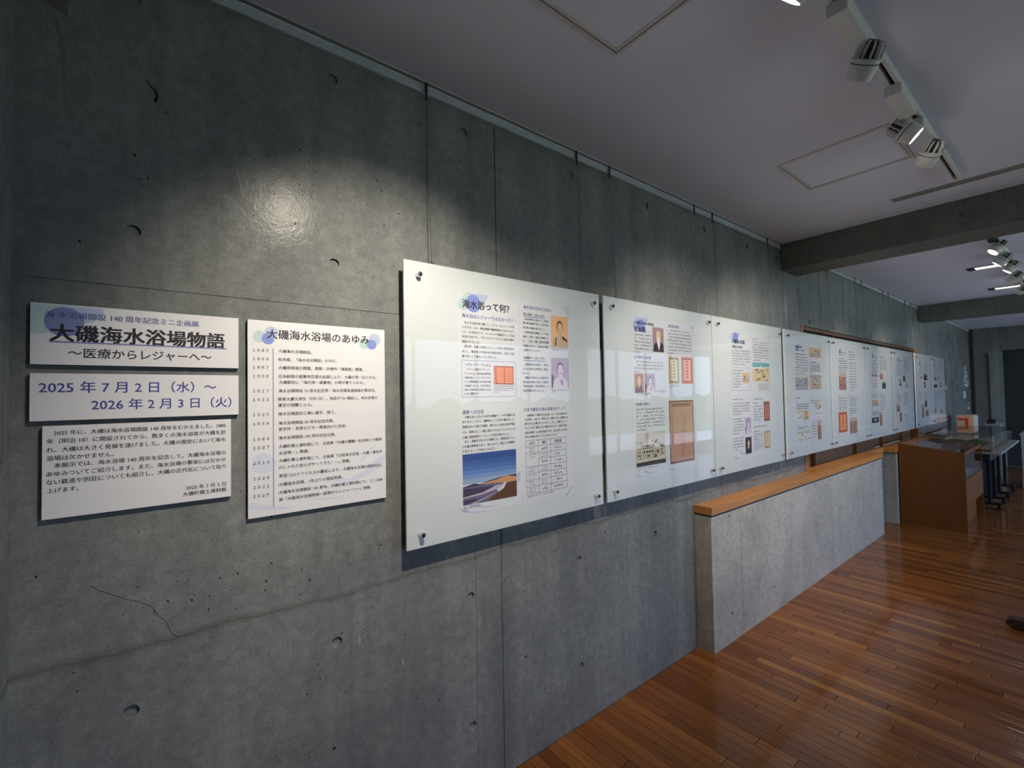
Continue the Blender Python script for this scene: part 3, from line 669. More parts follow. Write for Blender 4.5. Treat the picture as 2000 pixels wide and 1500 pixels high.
PRINT={
's1':[
 ('G','teal',((-.205,1.677),(-.147,1.677),(-.087,1.676),(-.087,1.662),(-.105,1.642),(-.121,1.637),(-.15,1.632),(-.177,1.613),(-.205,1.61))),
 ('G','pale',((-.163,1.677),(-.087,1.676),(-.087,1.662),(-.105,1.642),(-.121,1.637),(-.136,1.641))),
 ('C',-.152,1.64,.033,'blue2'),
 ('T','海 水浴場開設 140 周年記念ミニ企画展',-.183,.099,1.6555,'b',0),
 ('L',-.176,1.595,.16,1.594,.0035,'lav2'),
 ('T','大磯海水浴場物語',-.175,.155,1.615,'k',3),
 ('T','～医療からレジャーへ～',-.146,.126,1.5705,'k',1),
],
's2':[
 ('T','2025 年 7 月 2 日（水）～',-.192,.137,1.4925,'b',1),
 ('T','2026 年 2 月 3 日（火）',-.106,.171,1.452,'b',1),
],
's3':[
 ('T','2025 年に、大磯は海水浴場開設 140 周年をむかえました。1885',-.168,.158,1.3905,'k',0),
 ('T','年（明治 18）に開設されてから、数多くの海水浴客が大磯を訪',-.179,.158,1.3725,'k',0),
 ('T','れ、大磯は大きく発展を遂げました。大磯の歴史において海水',-.179,.158,1.3535,'k',0),
 ('T','浴場は欠かせません。',-.179,-.067,1.335,'k',0),
 ('T','本展示では、海水浴場 140 周年を記念して、大磯海水浴場の',-.167,.158,1.3185,'k',0),
 ('T','あゆみついてご紹介します。また、海水浴場の繁栄には欠かせ',-.179,.158,1.3,'k',0),
 ('T','ない鉄道や別荘についても紹介し、大磯の近代化について取り',-.179,.158,1.282,'k',0),
 ('T','上げます。',-.178,-.127,1.2635,'k',0),
 ('T','2025 年 7 月 2 日',.072,.158,1.236,'k',0),
 ('T','大磯町郷土資料館',.065,.159,1.221,'k',0),
],
's4':[
 ('C',.239,1.633,.017,'teal'),
 ('C',.268,1.646,.017,'pale'),
 ('C',.26,1.628,.016,'blue'),
 ('C',.535,1.63,.017,'teal'),
 ('C',.569,1.645,.019,'pale'),
 ('C',.559,1.628,.016,'blue'),
 ('T','大磯海水浴場のあゆみ',.257,.55,1.642,'k',1.5),
 ('L',.272,1.601,.273,1.155,.0022,'lav2'),
 ('T','１８８５',.222,.261,1.5945,'k',0),
 ('T','１８８６',.222,.261,1.571,'k',0),
 ('T','１８８７',.222,.261,1.547,'k',0),
 ('T','１９０８',.222,.261,1.5225,'k',0),
 ('T','１９１７',.222,.261,1.4815,'k',0),
 ('T','１９２３',.222,.261,1.457,'k',0),
 ('T','１９２５',.222,.261,1.4155,'k',0),
 ('T','１９３４',.222,.261,1.3905,'k',0),
 ('T','１９８４',.222,.262,1.3475,'k',0),
 ('T','２００７',.222,.262,1.324,'k',0),
 ('T','２０１０',.222,.262,1.2825,'k',0),
 ('T','２０２０',.222,.262,1.2395,'k',0),
 ('T','２０２１',.222,.262,1.216,'k',0),
 ('T','２０２５',.222,.261,1.192,'k',0),
 ('T','大磯海水浴場開設。',.286,.377,1.5945,'k',0),
 ('T','松本順、『海水浴法概説』を刊行。',.286,.448,1.571,'k',0),
 ('T','大磯停車場の開業、旅館・診療所「禱龍館」開業。',.286,.531,1.547,'k',0),
 ('T','日本新聞の避暑地百選の投票により、大磯が第一位となる。',.287,.574,1.5225,'k',0),
 ('T','大磯駅前に「海内第一避暑地」の碑が建てられる。',.287,.533,1.5055,'k',0),
 ('T','海水浴場開設 33 周年記念祭・海水浴場直通道路の落成式。',.286,.57,1.481,'k',0),
 ('T','関東大震災発生（9月1日）。海底が 2m 隆起し、海水浴場の',.285,.576,1.4575,'k',0),
 ('T','運営が困難となる。',.285,.377,1.44,'k',0),
 ('T','海水浴場復旧工事に着手、竣工。',.285,.444,1.4155,'k',0),
 ('T','海水浴場開設 50 周年記念式典。',.286,.439,1.3895,'k',0),
 ('T','更衣所・茶屋などを一般客向けに改修。',.286,.477,1.372,'k',0),
 ('T','海水浴場開設 100 周年記念式典。',.286,.444,1.3475,'k',0),
 ('T','大磯町郷土資料館にて、企画展「大磯の蘭疇－松本順と大磯海',.286,.589,1.323,'k',0),
 ('T','水浴場－」開催。',.286,.367,1.3045,'k',0),
 ('T','大磯町郷土資料館にて、企画展「元祖海水浴場・大磯－東京中',.286,.59,1.283,'k',0),
 ('T','のしゃれた奴らがやってきた！－」開催。',.286,.488,1.264,'k',0),
 ('T','新型コロナウイルスの蔓延により、大磯海水浴場の開設中止。',.287,.591,1.24,'k',0),
 ('T','大磯海水浴場、1年ぶりの開設再開。',.286,.464,1.216,'k',0),
 ('T','大磯海水浴場開設 140 周年。大磯町郷土資料館にて、ミニ企画',.286,.59,1.1935,'k',0),
 ('T','展「大磯海水浴場物語～医療からレジャーへ～」開催。',.286,.553,1.1735,'k',0),
 ('G','haze',((.212,1.178),(.248,1.163),(.29,1.153),(.33,1.147),(.29,1.146),(.238,1.152),(.212,1.161))),
 ('G','haze',((.351,1.169),(.39,1.158),(.434,1.154),(.48,1.159),(.434,1.159),(.39,1.163))),
 ('G','haze',((.434,1.207),(.492,1.209),(.534,1.228),(.569,1.259),(.6,1.278),(.601,1.255),(.569,1.224),(.529,1.207),(.48,1.197))),
 ('G','haze',((.51,1.255),(.554,1.297),(.58,1.319),(.559,1.294),(.529,1.265))),
 ('G','haze',((.218,1.296),(.246,1.31),(.265,1.302),(.281,1.281),(.271,1.26),(.248,1.25),(.22,1.262))),
],
'p1':[
 ('G','teal',((.856,1.786),(.864,1.803),(.894,1.83),(.925,1.831),(.938,1.8),(.9,1.77),(.881,1.765),(.86,1.771))),
 ('G','pale',((.896,1.831),(.991,1.832),(.988,1.819),(.966,1.794),(.945,1.789),(.911,1.823))),
 ('C',.924,1.794,.032,'blue'),
 ('T','海水浴って何？',.877,1.089,1.79,'k',2.5),
 ('T','海水浴はレジャーではなかった？！',.874,1.119,1.747,'b',1),
 ('T','　私たちは海水浴と聞くと、レジャーのイメージを持',.874,1.112,1.722,'k',0),
 ('T','ちますが、元々、病気療養や健康増進のためのもので',.874,1.112,1.705,'k',0),
 ('T','した。18 世紀中ごろ、ヨーロッパで健康法としての海',.873,1.113,1.688,'k',0),
 ('T','水浴が注目され、イギリスやドイツなどに海水浴場が',.873,1.111,1.6715,'k',0),
 ('T','開設されました。',.873,.95,1.653,'k',0),
 ('T','　幕末期、お雇い外国人らによって日本に西洋医学が',.873,1.11,1.6365,'k',0),
 ('T','流入し、蘭方医らが海水浴の効能を説き、日本でも医',.872,1.11,1.618,'k',0),
 ('T','療行為として確立していきました。',.872,1.027,1.6005,'k',0),
 ('R','frame',.8695,1.1165,1.4525,1.587),
 ('T','リチャード・ラッセル',.884,.998,1.5705,'k',1),
 ('T','　イギリス人医師のリチャード・',.883,.997,1.554,'k',0),
 ('T','ラッセルは、海水浴の医学的',.882,.997,1.5385,'k',0),
 ('T','効果を唱え、イギリスのブライ',.882,.997,1.5235,'k',0),
 ('T','トンに療養施設のある海水浴場',.882,.996,1.509,'k',0),
 ('T','を開設しました。右の写真は、',.882,.996,1.4945,'k',0),
 ('T','海水の効能や浴の効能などをま',.881,.996,1.48,'k',0),
 ('T','とめた書籍です。',.881,.944,1.466,'k',0),
 ('R','book',1.0095,1.106,1.498,1.57),
 ('B',1.01,1.104,1.492,1.47,4,.3),
 ('T','海水浴を広めた日本人',1.161,1.314,1.808,'b',0),
 ('T','長与専斎（1838-1902）',1.16,1.273,1.78,'k',0),
 ('L',1.16,1.769,1.274,1.772,.003,'lav2'),
 ('T','　岩倉使節団に参加して、西洋諸',1.157,1.295,1.76,'k',0),
 ('T','国の衛生制度を学び、日本の衛',1.157,1.293,1.744,'k',0),
 ('T','生行政の基礎を築きました。',1.157,1.276,1.7255,'k',0),
 ('T','　『内務省衛生局雑誌』に『海水',1.156,1.296,1.7075,'k',0),
 ('T','浴説』と題した論文を掲載した',1.156,1.293,1.69,'k',0),
 ('T','り、二見ヶ浦に海水浴場',1.155,1.294,1.6725,'k',0),
 ('T','を開設するなど、海水浴の普及',1.155,1.292,1.6535,'k',0),
 ('T','と啓発に尽力しました。',1.154,1.25,1.636,'k',0),
 ('R','portrait_orange',1.309,1.4085,1.656,1.788),
 ('B',1.308,1.406,1.65,1.645,2,.4),
 ('T','後藤新平（1857-1929）',1.157,1.269,1.6055,'k',0),
 ('L',1.156,1.593,1.272,1.595,.003,'lav2'),
 ('T','　岩手県出身の医師で、板垣と',1.154,1.292,1.579,'k',0),
 ('T','ともに日本の公衆衛生に貢献し',1.154,1.293,1.5615,'k',0),
 ('T','ました。',1.153,1.187,1.544,'k',0),
 ('T','　病気の予防などに海水浴や、',1.153,1.293,1.5265,'k',0),
 ('T','海水浴の効果に注目した後藤は、',1.152,1.294,1.509,'k',0),
 ('T','『海水功用論　附海浜療法』とい',1.152,1.295,1.4925,'k',0),
 ('T','う医学書を出しました。',1.151,1.267,1.475,'k',0),
 ('R','portrait_mauve',1.3055,1.408,1.482,1.6115),
 ('B',1.305,1.401,1.475,1.469,2,.3),
 ('T','湘南への注目',.87,.961,1.3995,'b',1),
 ('T','　大磯は海と山などの自然が豊富で、一年中温暖な気',.869,1.11,1.382,'k',0),
 ('T','候であることから、避寒地として注目を集めました。',.869,1.108,1.365,'k',0),
 ('T','相模湾沿いの逗子や鎌倉、藤沢などに海水浴場が開設',.869,1.108,1.3475,'k',0),
 ('T','され、湘南は広く一般に認知されるようになりました。',.868,1.111,1.3285,'k',0),
 ('T','大磯も湘南地域の一つとして注目を集めました。',.868,1.082,1.3105,'k',0),
 ('T','　また、湘南が注目された要因には、東海道沿いとい',.868,1.107,1.295,'k',0),
 ('T','う交通の要衝地であり、富士山や江ノ島などの景勝地',.867,1.106,1.2775,'k',0),
 ('T','が見えることがあげられます。',.867,1.017,1.2605,'k',0),
 ('T','日本で最初の海水浴場をめぐって',1.156,1.383,1.3995,'b',0),
 ('T','　大磯海岸の『開設百年記念誌』には、日本で最初の海',1.158,1.392,1.3765,'k',0),
 ('T','水浴場は、1885 年（明治 18）に開設された大磯海水浴',1.158,1.397,1.3605,'k',0),
 ('T','場であると記載されています。しかし、実際には、そ',1.157,1.391,1.344,'k',0),
 ('T','れよりも早く開設された場所があります。各地に海水',1.157,1.39,1.327,'k',0),
 ('T','浴場を開設した人物は医師であり、海水浴がいかに医',1.156,1.39,1.3085,'k',0),
 ('T','学的な評価を受けていたかがわかります。',1.156,1.332,1.2915,'k',0),
 ('R','beach',.868,1.111,1.07,1.25),
 ('B',.869,.943,1.061,1.052,2,.3),
 ('R','table',1.1605,1.384,1.066,1.2765),
 ('K','年代',.15,.055,.13),
 ('K','場所',.44,.055,.12),
 ('K','提唱者',.79,.055,.18),
 ('B',1.163,1.313,1.058,1.053,2,0),
 ('G','wave',((.889,1.07),(.943,1.066),(.954,1.056),(.983,1.049),(1.038,1.052),(.983,1.046),(.943,1.052))),
 ('G','wave',((.853,1.064),(.9,1.044),(.943,1.039),(.979,1.037),(.932,1.036),(.869,1.046))),
 ('G','wave',((1.114,1.155),(1.13,1.164),(1.129,1.126),(1.114,1.12))),
 ('G','wave',((1.374,1.031),(1.412,1.066),(1.417,1.062),(1.384,1.031))),
],
'p2':[
 ('G','pale',((1.884,1.834),(1.985,1.836),(1.98,1.821),(1.942,1.787),(1.867,1.778),(1.853,1.792))),
 ('C',1.923,1.795,.032,'blue'),
 ('T','大磯海水浴場の開設者',1.871,2.034,1.808,'n',1.5),
 ('T','松本順',1.87,1.962,1.776,'n',3),
 ('R','portrait_rose',2.0205,2.118,1.6695,1.7955),
 ('B',1.866,2.011,1.748,1.661,6,.4),
 ('T','江戸幕府からの信頼',1.863,2.001,1.6365,'b',1),
 ('B',1.861,2.116,1.614,1.564,4,.2),
 ('R','portrait_brown',1.8615,1.935,1.4585,1.555),
 ('R','portrait_mauve',1.947,2.0325,1.4595,1.555),
 ('B',2.041,2.123,1.468,1.463,2,.9),
 ('B',1.886,1.998,1.453,1.453,1,1),
 ('T','海水浴の普及',2.161,2.267,1.8135,'b',1),
 ('B',2.159,2.397,1.79,1.668,8,.25),
 ('R','scroll_green',2.1545,2.258,1.5015,1.654),
 ('R','scroll_orange',2.2775,2.391,1.5035,1.656),
 ('B',2.161,2.254,1.493,1.484,2,.2),
 ('T','松本順の大磯との',1.867,1.986,1.403,'b',1),
 ('B',1.87,2.108,1.377,1.276,7,.3),
 ('R','house',1.862,2.1095,1.095,1.261),
 ('R','certificate',2.151,2.3865,1.0805,1.414),
 ('G','wave',((1.949,1.09),(2.056,1.088),(2.031,1.083),(1.975,1.079))),
 ('G','wave',((1.921,1.079),(1.974,1.057),(2.041,1.057),(1.974,1.053),(1.926,1.066))),
 ('G','wave',((1.848,1.067),(1.899,1.048),(1.974,1.041),(1.868,1.047))),
 ('G','wave',((2.14,1.064),(2.206,1.048),(2.268,1.045),(2.145,1.05))),
 ('B',1.867,1.943,1.087,1.078,2,.3),
],
'p3':[
 ('G','pale',((2.857,1.829),(2.972,1.832),(2.967,1.818),(2.932,1.793),(2.853,1.773),(2.84,1.803))),
 ('C',2.906,1.798,.035,'blue'),
 ('T','大磯海水浴場',2.854,3.025,1.7745,'n',3),
 ('T','大磯海水浴場の',2.851,2.998,1.741,'n',1),
 ('B',2.853,3.093,1.717,1.631,6,.75),
 ('R','frame',2.8455,3.089,1.463,1.61),
 ('B',2.861,3.006,1.59,1.587,1,1),
 ('B',2.86,2.971,1.571,1.488,6,.8),
 ('R','photo_sepia',2.9825,3.073,1.5115,1.577),
 ('B',3.139,3.234,1.806,1.802,1,1),
 ('B',3.137,3.377,1.787,1.665,8,.45),
 ('R','painting',3.1275,3.381,1.521,1.6495),
 ('R','note',3.2005,3.3785,1.4615,1.5075),
 ('B',2.844,2.987,1.408,1.407,1,1),
 ('B',2.842,3.081,1.384,1.315,5,.55),
 ('B',2.84,2.959,1.285,1.283,1,1),
 ('B',2.841,2.988,1.267,1.195,5,.5),
 ('R','portrait_mauve',3.0005,3.0795,1.1805,1.288),
 ('B',2.835,2.971,1.164,1.093,5,.5),
 ('R','portrait_dark',2.9945,3.0795,1.056,1.162),
 ('B',3.125,3.272,1.406,1.406,1,1),
 ('B',3.126,3.203,1.378,1.376,1,1),
 ('B',3.125,3.261,1.357,1.269,6,.9),
 ('R','scroll_red',3.274,3.366,1.252,1.387),
 ('B',3.113,3.319,1.222,1.227,1,1),
 ('B',3.118,3.197,1.191,1.191,1,1),
 ('B',3.112,3.263,1.172,1.072,7,.6),
 ('R','scroll_green',3.2705,3.3595,1.066,1.1895),
 ('G','wave',((2.828,1.06),(2.91,1.039),(2.99,1.044),(2.871,1.034))),
 ('G','wave',((2.907,1.089),(2.991,1.06),(3.045,1.052),(2.938,1.059))),
],
'p4':[
 ('C',3.901,1.805,.039,'pale'),
 ('C',3.881,1.779,.039,'blue'),
 ('T','大磯の海水浴場',3.833,3.972,1.7935,'n',2),
 ('B',3.831,4.025,1.768,1.761,1,1),
 ('B',3.833,4.051,1.737,1.727,1,1),
 ('B',3.837,4.08,1.713,1.593,7,.8),
 ('R','photo_sepia',4.1125,4.372,1.723,1.8005),
 ('R','print_grey',3.824,4.0775,1.46,1.582),
 ('B',4.115,4.269,1.682,1.679,1,1),
 ('B',4.117,4.359,1.663,1.6,5,.25),
 ('R','print_red',4.116,4.3555,1.4635,1.582),
 ('B',3.831,3.919,1.4,1.399,1,1),
 ('B',3.837,3.867,1.372,1.371,1,1),
 ('B',3.83,4.071,1.351,1.317,3,.9),
 ('R','sketch',3.832,3.9435,1.228,1.305),
 ('R','portrait_orange',3.962,4.0605,1.2275,1.3025),
 ('B',4.108,4.147,1.395,1.395,1,1),
 ('B',4.106,4.33,1.375,1.357,2,.7),
 ('R','sketch',4.2015,4.3495,1.233,1.347),
 ('R','frame',4.105,4.3585,1.034,1.216),
 ('B',4.125,4.226,1.197,1.085,6,.9),
 ('R','print_brown',4.242,4.324,1.0565,1.2045),
 ('B',3.831,3.863,1.195,1.195,1,1),
 ('B',3.829,4.055,1.176,1.164,2,.7),
 ('R','sketch',3.832,3.944,1.0555,1.146),
 ('R','sketch',3.971,4.0775,1.0495,1.147),
],
'p5':[
 ('C',4.852,1.814,.034,'pale'),
 ('C',4.836,1.8,.039,'blue'),
 ('B',4.799,5.004,1.795,1.785,1,1),
 ('B',4.797,4.952,1.776,1.764,2,.9),
 ('B',4.793,4.947,1.737,1.735,1,1),
 ('B',4.791,5.021,1.716,1.616,6,.9),
 ('R','print_brown',4.7855,4.979,1.4555,1.601),
 ('B',5.071,5.201,1.808,1.803,1,1),
 ('B',5.074,5.299,1.784,1.765,2,.9),
 ('B',5.079,5.275,1.741,1.737,1,1),
 ('B',5.075,5.29,1.707,1.451,11,.5),
 ('B',4.765,4.849,1.403,1.402,1,1),
 ('B',4.763,4.983,1.382,1.283,6,.9),
 ('R','scroll_orange',4.74,4.972,1.077,1.2615),
 ('B',5.031,5.114,1.402,1.402,1,1),
 ('B',5.034,5.273,1.382,1.308,5,.9),
 ('B',5.036,5.255,1.282,1.219,4,.4),
 ('R','print_brown',5.0355,5.246,1.051,1.1955),
],
'p6':[
 ('C',5.842,1.821,.042,'pale'),
 ('C',5.826,1.799,.045,'blue'),
 ('B',5.782,6.008,1.797,1.788,1,1),
 ('B',5.78,6.014,1.78,1.771,2,.9),
 ('B',5.776,5.974,1.751,1.749,1,1),
 ('B',5.773,6.012,1.726,1.626,6,.8),
 ('R','print_rose',5.7545,5.9755,1.469,1.617),
 ('B',6.065,6.218,1.807,1.804,1,1),
 ('B',6.063,6.318,1.787,1.655,7,.3),
 ('R','print_brown',6.0455,6.174,1.5605,1.6325),
 ('R','photo_dark',6.13,6.27,1.4625,1.5375),
 ('B',5.746,5.797,1.413,1.413,1,1),
 ('B',5.743,5.966,1.394,1.375,2,.9),
 ('R','photo_sepia',5.7455,5.97,1.2835,1.346),
 ('B',5.737,5.788,1.247,1.245,1,1),
 ('B',5.735,5.97,1.227,1.196,3,.8),
 ('R','portrait_dark',5.7165,5.96,1.114,1.1695),
 ('B',6.023,6.148,1.41,1.41,1,1),
 ('B',6.02,6.246,1.387,1.237,8,.8),
 ('R','print_brown',5.9875,6.093,1.075,1.216),
],
'p7':[
 ('C',6.831,1.816,.043,'pale'),
 ('C',6.814,1.793,.047,'blue'),
 ('B',6.761,6.977,1.79,1.783,1,1),
 ('B',6.758,6.988,1.774,1.767,2,.9),
 ('B',6.744,6.894,1.741,1.74,1,1),
 ('B',6.74,6.958,1.717,1.613,6,.9),
 ('R','portrait_rose',6.8205,6.939,1.492,1.567),
 ('B',7.039,7.255,1.796,1.648,8,.7),
 ('R','photo_dark',7.0055,7.119,1.545,1.6215),
 ('R','photo_sepia',7.1095,7.2175,1.468,1.5395),
 ('B',6.703,6.824,1.402,1.402,1,1),
 ('B',6.7,6.905,1.381,1.299,5,.7),
 ('R','print_brown',6.6745,6.8225,1.1925,1.281),
 ('R','scroll_red',6.7925,6.89,1.076,1.1785),
 ('B',6.989,7.191,1.408,1.262,8,.7),
 ('R','sketch',7.0015,7.1435,1.063,1.1585),
],
'p8':[
 ('C',7.917,1.812,.047,'pale'),
 ('C',7.892,1.789,.051,'blue'),
 ('B',7.837,8.041,1.785,1.778,1,1),
 ('B',7.834,8.039,1.77,1.763,1,1),
 ('B',7.837,8.025,1.741,1.623,6,.9),
 ('R','print_rose',7.851,8.0045,1.4995,1.614),
 ('B',8.11,8.345,1.808,1.667,7,.7),
 ('R','photo_dark',8.088,8.298,1.5675,1.656),
 ('R','portrait_dark',8.091,8.184,1.468,1.545),
 ('B',7.792,7.982,1.41,1.332,4,.8),
 ('B',8.091,8.27,1.409,1.327,4,.8),
 ('R','print_brown',7.908,8.024,1.076,1.245),
 ('R','photo_dark',8.094,8.228,1.2075,1.3065),
 ('R','print_brown',8.1065,8.2915,1.085,1.179),
],
'p9':[
 ('C',8.827,1.815,.046,'pale'),
 ('C',8.797,1.79,.051,'blue'),
 ('B',8.747,8.951,1.789,1.78,1,1),
 ('B',8.744,8.948,1.773,1.768,1,1),
 ('B',8.749,8.943,1.748,1.646,5,.8),
 ('R','print_brown',8.7335,8.9225,1.5695,1.6235),
 ('B',9.021,9.303,1.81,1.683,6,.6),
 ('R','photo_sepia',9.0025,9.125,1.5695,1.651),
 ('R','photo_dark',8.7135,8.928,1.469,1.517),
 ('R','portrait_brown',9.12,9.223,1.476,1.547),
 ('B',8.697,8.915,1.407,1.296,6,.8),
 ('B',8.987,9.217,1.404,1.312,5,.8),
 ('R','print_rose',8.702,8.916,1.193,1.264),
 ('R','print_brown',8.707,8.8025,1.1135,1.1865),
 ('R','print_grey',9.068,9.225,1.0885,1.158),
],
}


# four mounted signs at the left
def sign(name, label, key, x0,x1,z0,z1):
    t = thing(name, label, 'sign', ((x0+x1)/2,-.006,z0))
    f = MB(); f.box(x0,x1,-.0115,-.0006,z0,z1); f.build('board', M_EDGE, t)
    f = MB(); f.box(x0,x1,-.0120,-.0115,z0,z1); f.build('face', M_SIGN, t)
    print_items(PRINT[key], -.01202, t, 3)
    return t
sign('title_sign','wide white title sign with teal corner and large bold heading, topmost at left','s1',-.206,.188,1.543,1.679)
sign('date_sign','wide white sign with two lines of blue dates below the title sign','s2',-.206,.188,1.418,1.5235)
sign('text_sign','white introductory text sign hanging below the blue dates sign','s3',-.186,.170,1.201,1.4065)
sign('chronology_sign','tall white chronology sign with blue drops and a column of years','s4',.2095,.6025,1.1325,1.6785)

# ------------------------------------------------------------ hanging acrylic panels with posters
PANELS = [(.6525,1.614),(1.6425,2.611),(2.6165,3.598),(3.634,4.573),(4.583,5.553),(5.561,6.541),(6.553,7.518),(7.594,8.552),(8.573,9.512)]
PLEFT = [.853,1.846,2.828,3.805,4.76,5.76,6.737,7.83,8.735]
PTOP, PBOT = 1.912, .958
PZ = {4:(.004,0),}


descr = ['first hanging acrylic panel at left, a blue sea photograph showing through','second hanging acrylic panel, holding the big brown certificate poster','third hanging acrylic panel, left of the wooden recess',
         'fourth hanging acrylic panel, whose left edge meets the wooden recess','fifth hanging acrylic panel, third bay of posters above the long sill','sixth hanging acrylic panel, above the far end of the long sill',
         'seventh hanging acrylic panel, last before the dark gap','eighth hanging acrylic panel, just past the dark gap','ninth hanging acrylic panel, farthest and above the glass cases']
pdesc = ['poster with drop motif, two portraits, seaside photo and a table','poster with bearded portrait, two upright scrolls and a large brown certificate','poster with beach painting, two small portraits and red and tan strips',
         'poster in the fourth panel with sepia photo and grey prints','poster in the fifth panel with a list and two tan prints at its foot','poster in the sixth panel with pale map print and dark portrait pair',
         'poster in the seventh panel with rose portrait and red strip','poster in the eighth panel with dark photo and tall brown print','poster in the farthest ninth panel with small rose and grey prints']
PS = .567
for i,(a,b) in enumerate(PANELS):
    dz = 0.0 if i != 3 else -.006
    zt, zb = PTOP, PBOT
    t = thing('acrylic_display', descr[i], 'display panel', ((a+b)/2,-.05,zb), 'acrylic display panels hanging on wires')
    f = MB(); f.box(a,b,-.0555,-.047,zb,zt); f.build('backing_board', M_BOARD, t, bevel=.0012)
    f = MB(); f.box(a,b,-.0645,-.0605,zb,zt); f.build('acrylic_pane', M_GLASS, t)
    for x in (a+.05,b-.05):
        for z in (zt-.047,zb+.046):
            M = Matrix.Translation((x,-.0556,z)) @ Matrix.Rotation(math.radians(90),4,'X')
            s = MB(); s.lathe([(.0085,0),(.0085,.019),(.0078,.0205)], 18, M); so = s.build('standoff', M_CHROME, t, smooth=True)
            s = MB(); s.lathe([(.0072,.0206),(.0072,.0216),(.0066,.022)], 18, M); s.build('cap', M_DARK, so, smooth=True)
    # sheets behind the pane
    px = PLEFT[i]; pz0 = 1.0325; pz1 = 1.8325
    p = thing('poster', pdesc[i], 'poster', (px+PS/2,-.056,pz0), 'posters behind acrylic')
    f = MB()
    for sx in (0,1):
        for sz in (0,1):
            f.box(px+sx*PS/2+.0006*sx, px+(sx+1)*PS/2, -.0560, -.0556, pz0+sz*.4+.0004*sz, pz0+(sz+1)*.4)
    f.build('sheets', M_PAPER, p)
    f = MB(); f.face([(px+PS-.04,-.05605,pz1-.001),(px+PS-.001,-.05605,pz1-.001),(px+PS-.001,-.05605,pz1-.055)]); f.build('corner_fold', mat('fold_paper',(.60,.62,.64),.6), p, fix=False)
    HEAVY[0] = 1.15 if i < 3 else 1.7
    print_items(PRINT['p%d' % (i+1)], -.05605, p, 20+i)
WX = []
for i,(a,b) in enumerate(PANELS): WX += [(a+.110, i, 'left'), (b-.092, i, 'right')]
ordw = ['first','second','third','fourth','fifth','sixth','seventh','eighth','ninth']
for x,i,side in WX:
    if 3.776 < x < 4.07: x = 3.72
    if 8.166 < x < 8.5: x = 8.14
    t = thing('hanging_wire', 'thin steel wire from the picture rail hook to the %s side of the %s panel' % (side, ordw[i]), 'wire', (x,-.01,2.0), 'panel hanging wires')
    f = MB(); M = Matrix(); 
    y0,z0,y1,z1 = -.021,2.51,-.0445,PTOP-.03
    d = Vector((0,y1-y0,z1-z0)); M = Matrix.Translation((x,y0,z0)) @ frame_to(d)
    f.lathe([(.0009,0),(.0009,d.length)], 6, M); f.build('wire', M_WIRE, t)
    f = MB(); f.box(x-.004,x+.004,-.0245,-.0185,2.528,2.566); f.box(x-.0028,x+.0028,-.0235,-.0185,2.502,2.528); f.build('hook', M_DARK, t, bevel=.001)
    f = MB(); f.box(x-.004,x+.004,-.0465,-.0425,PTOP-.05,PTOP+.012); f.build('clip', M_WIRE, t)

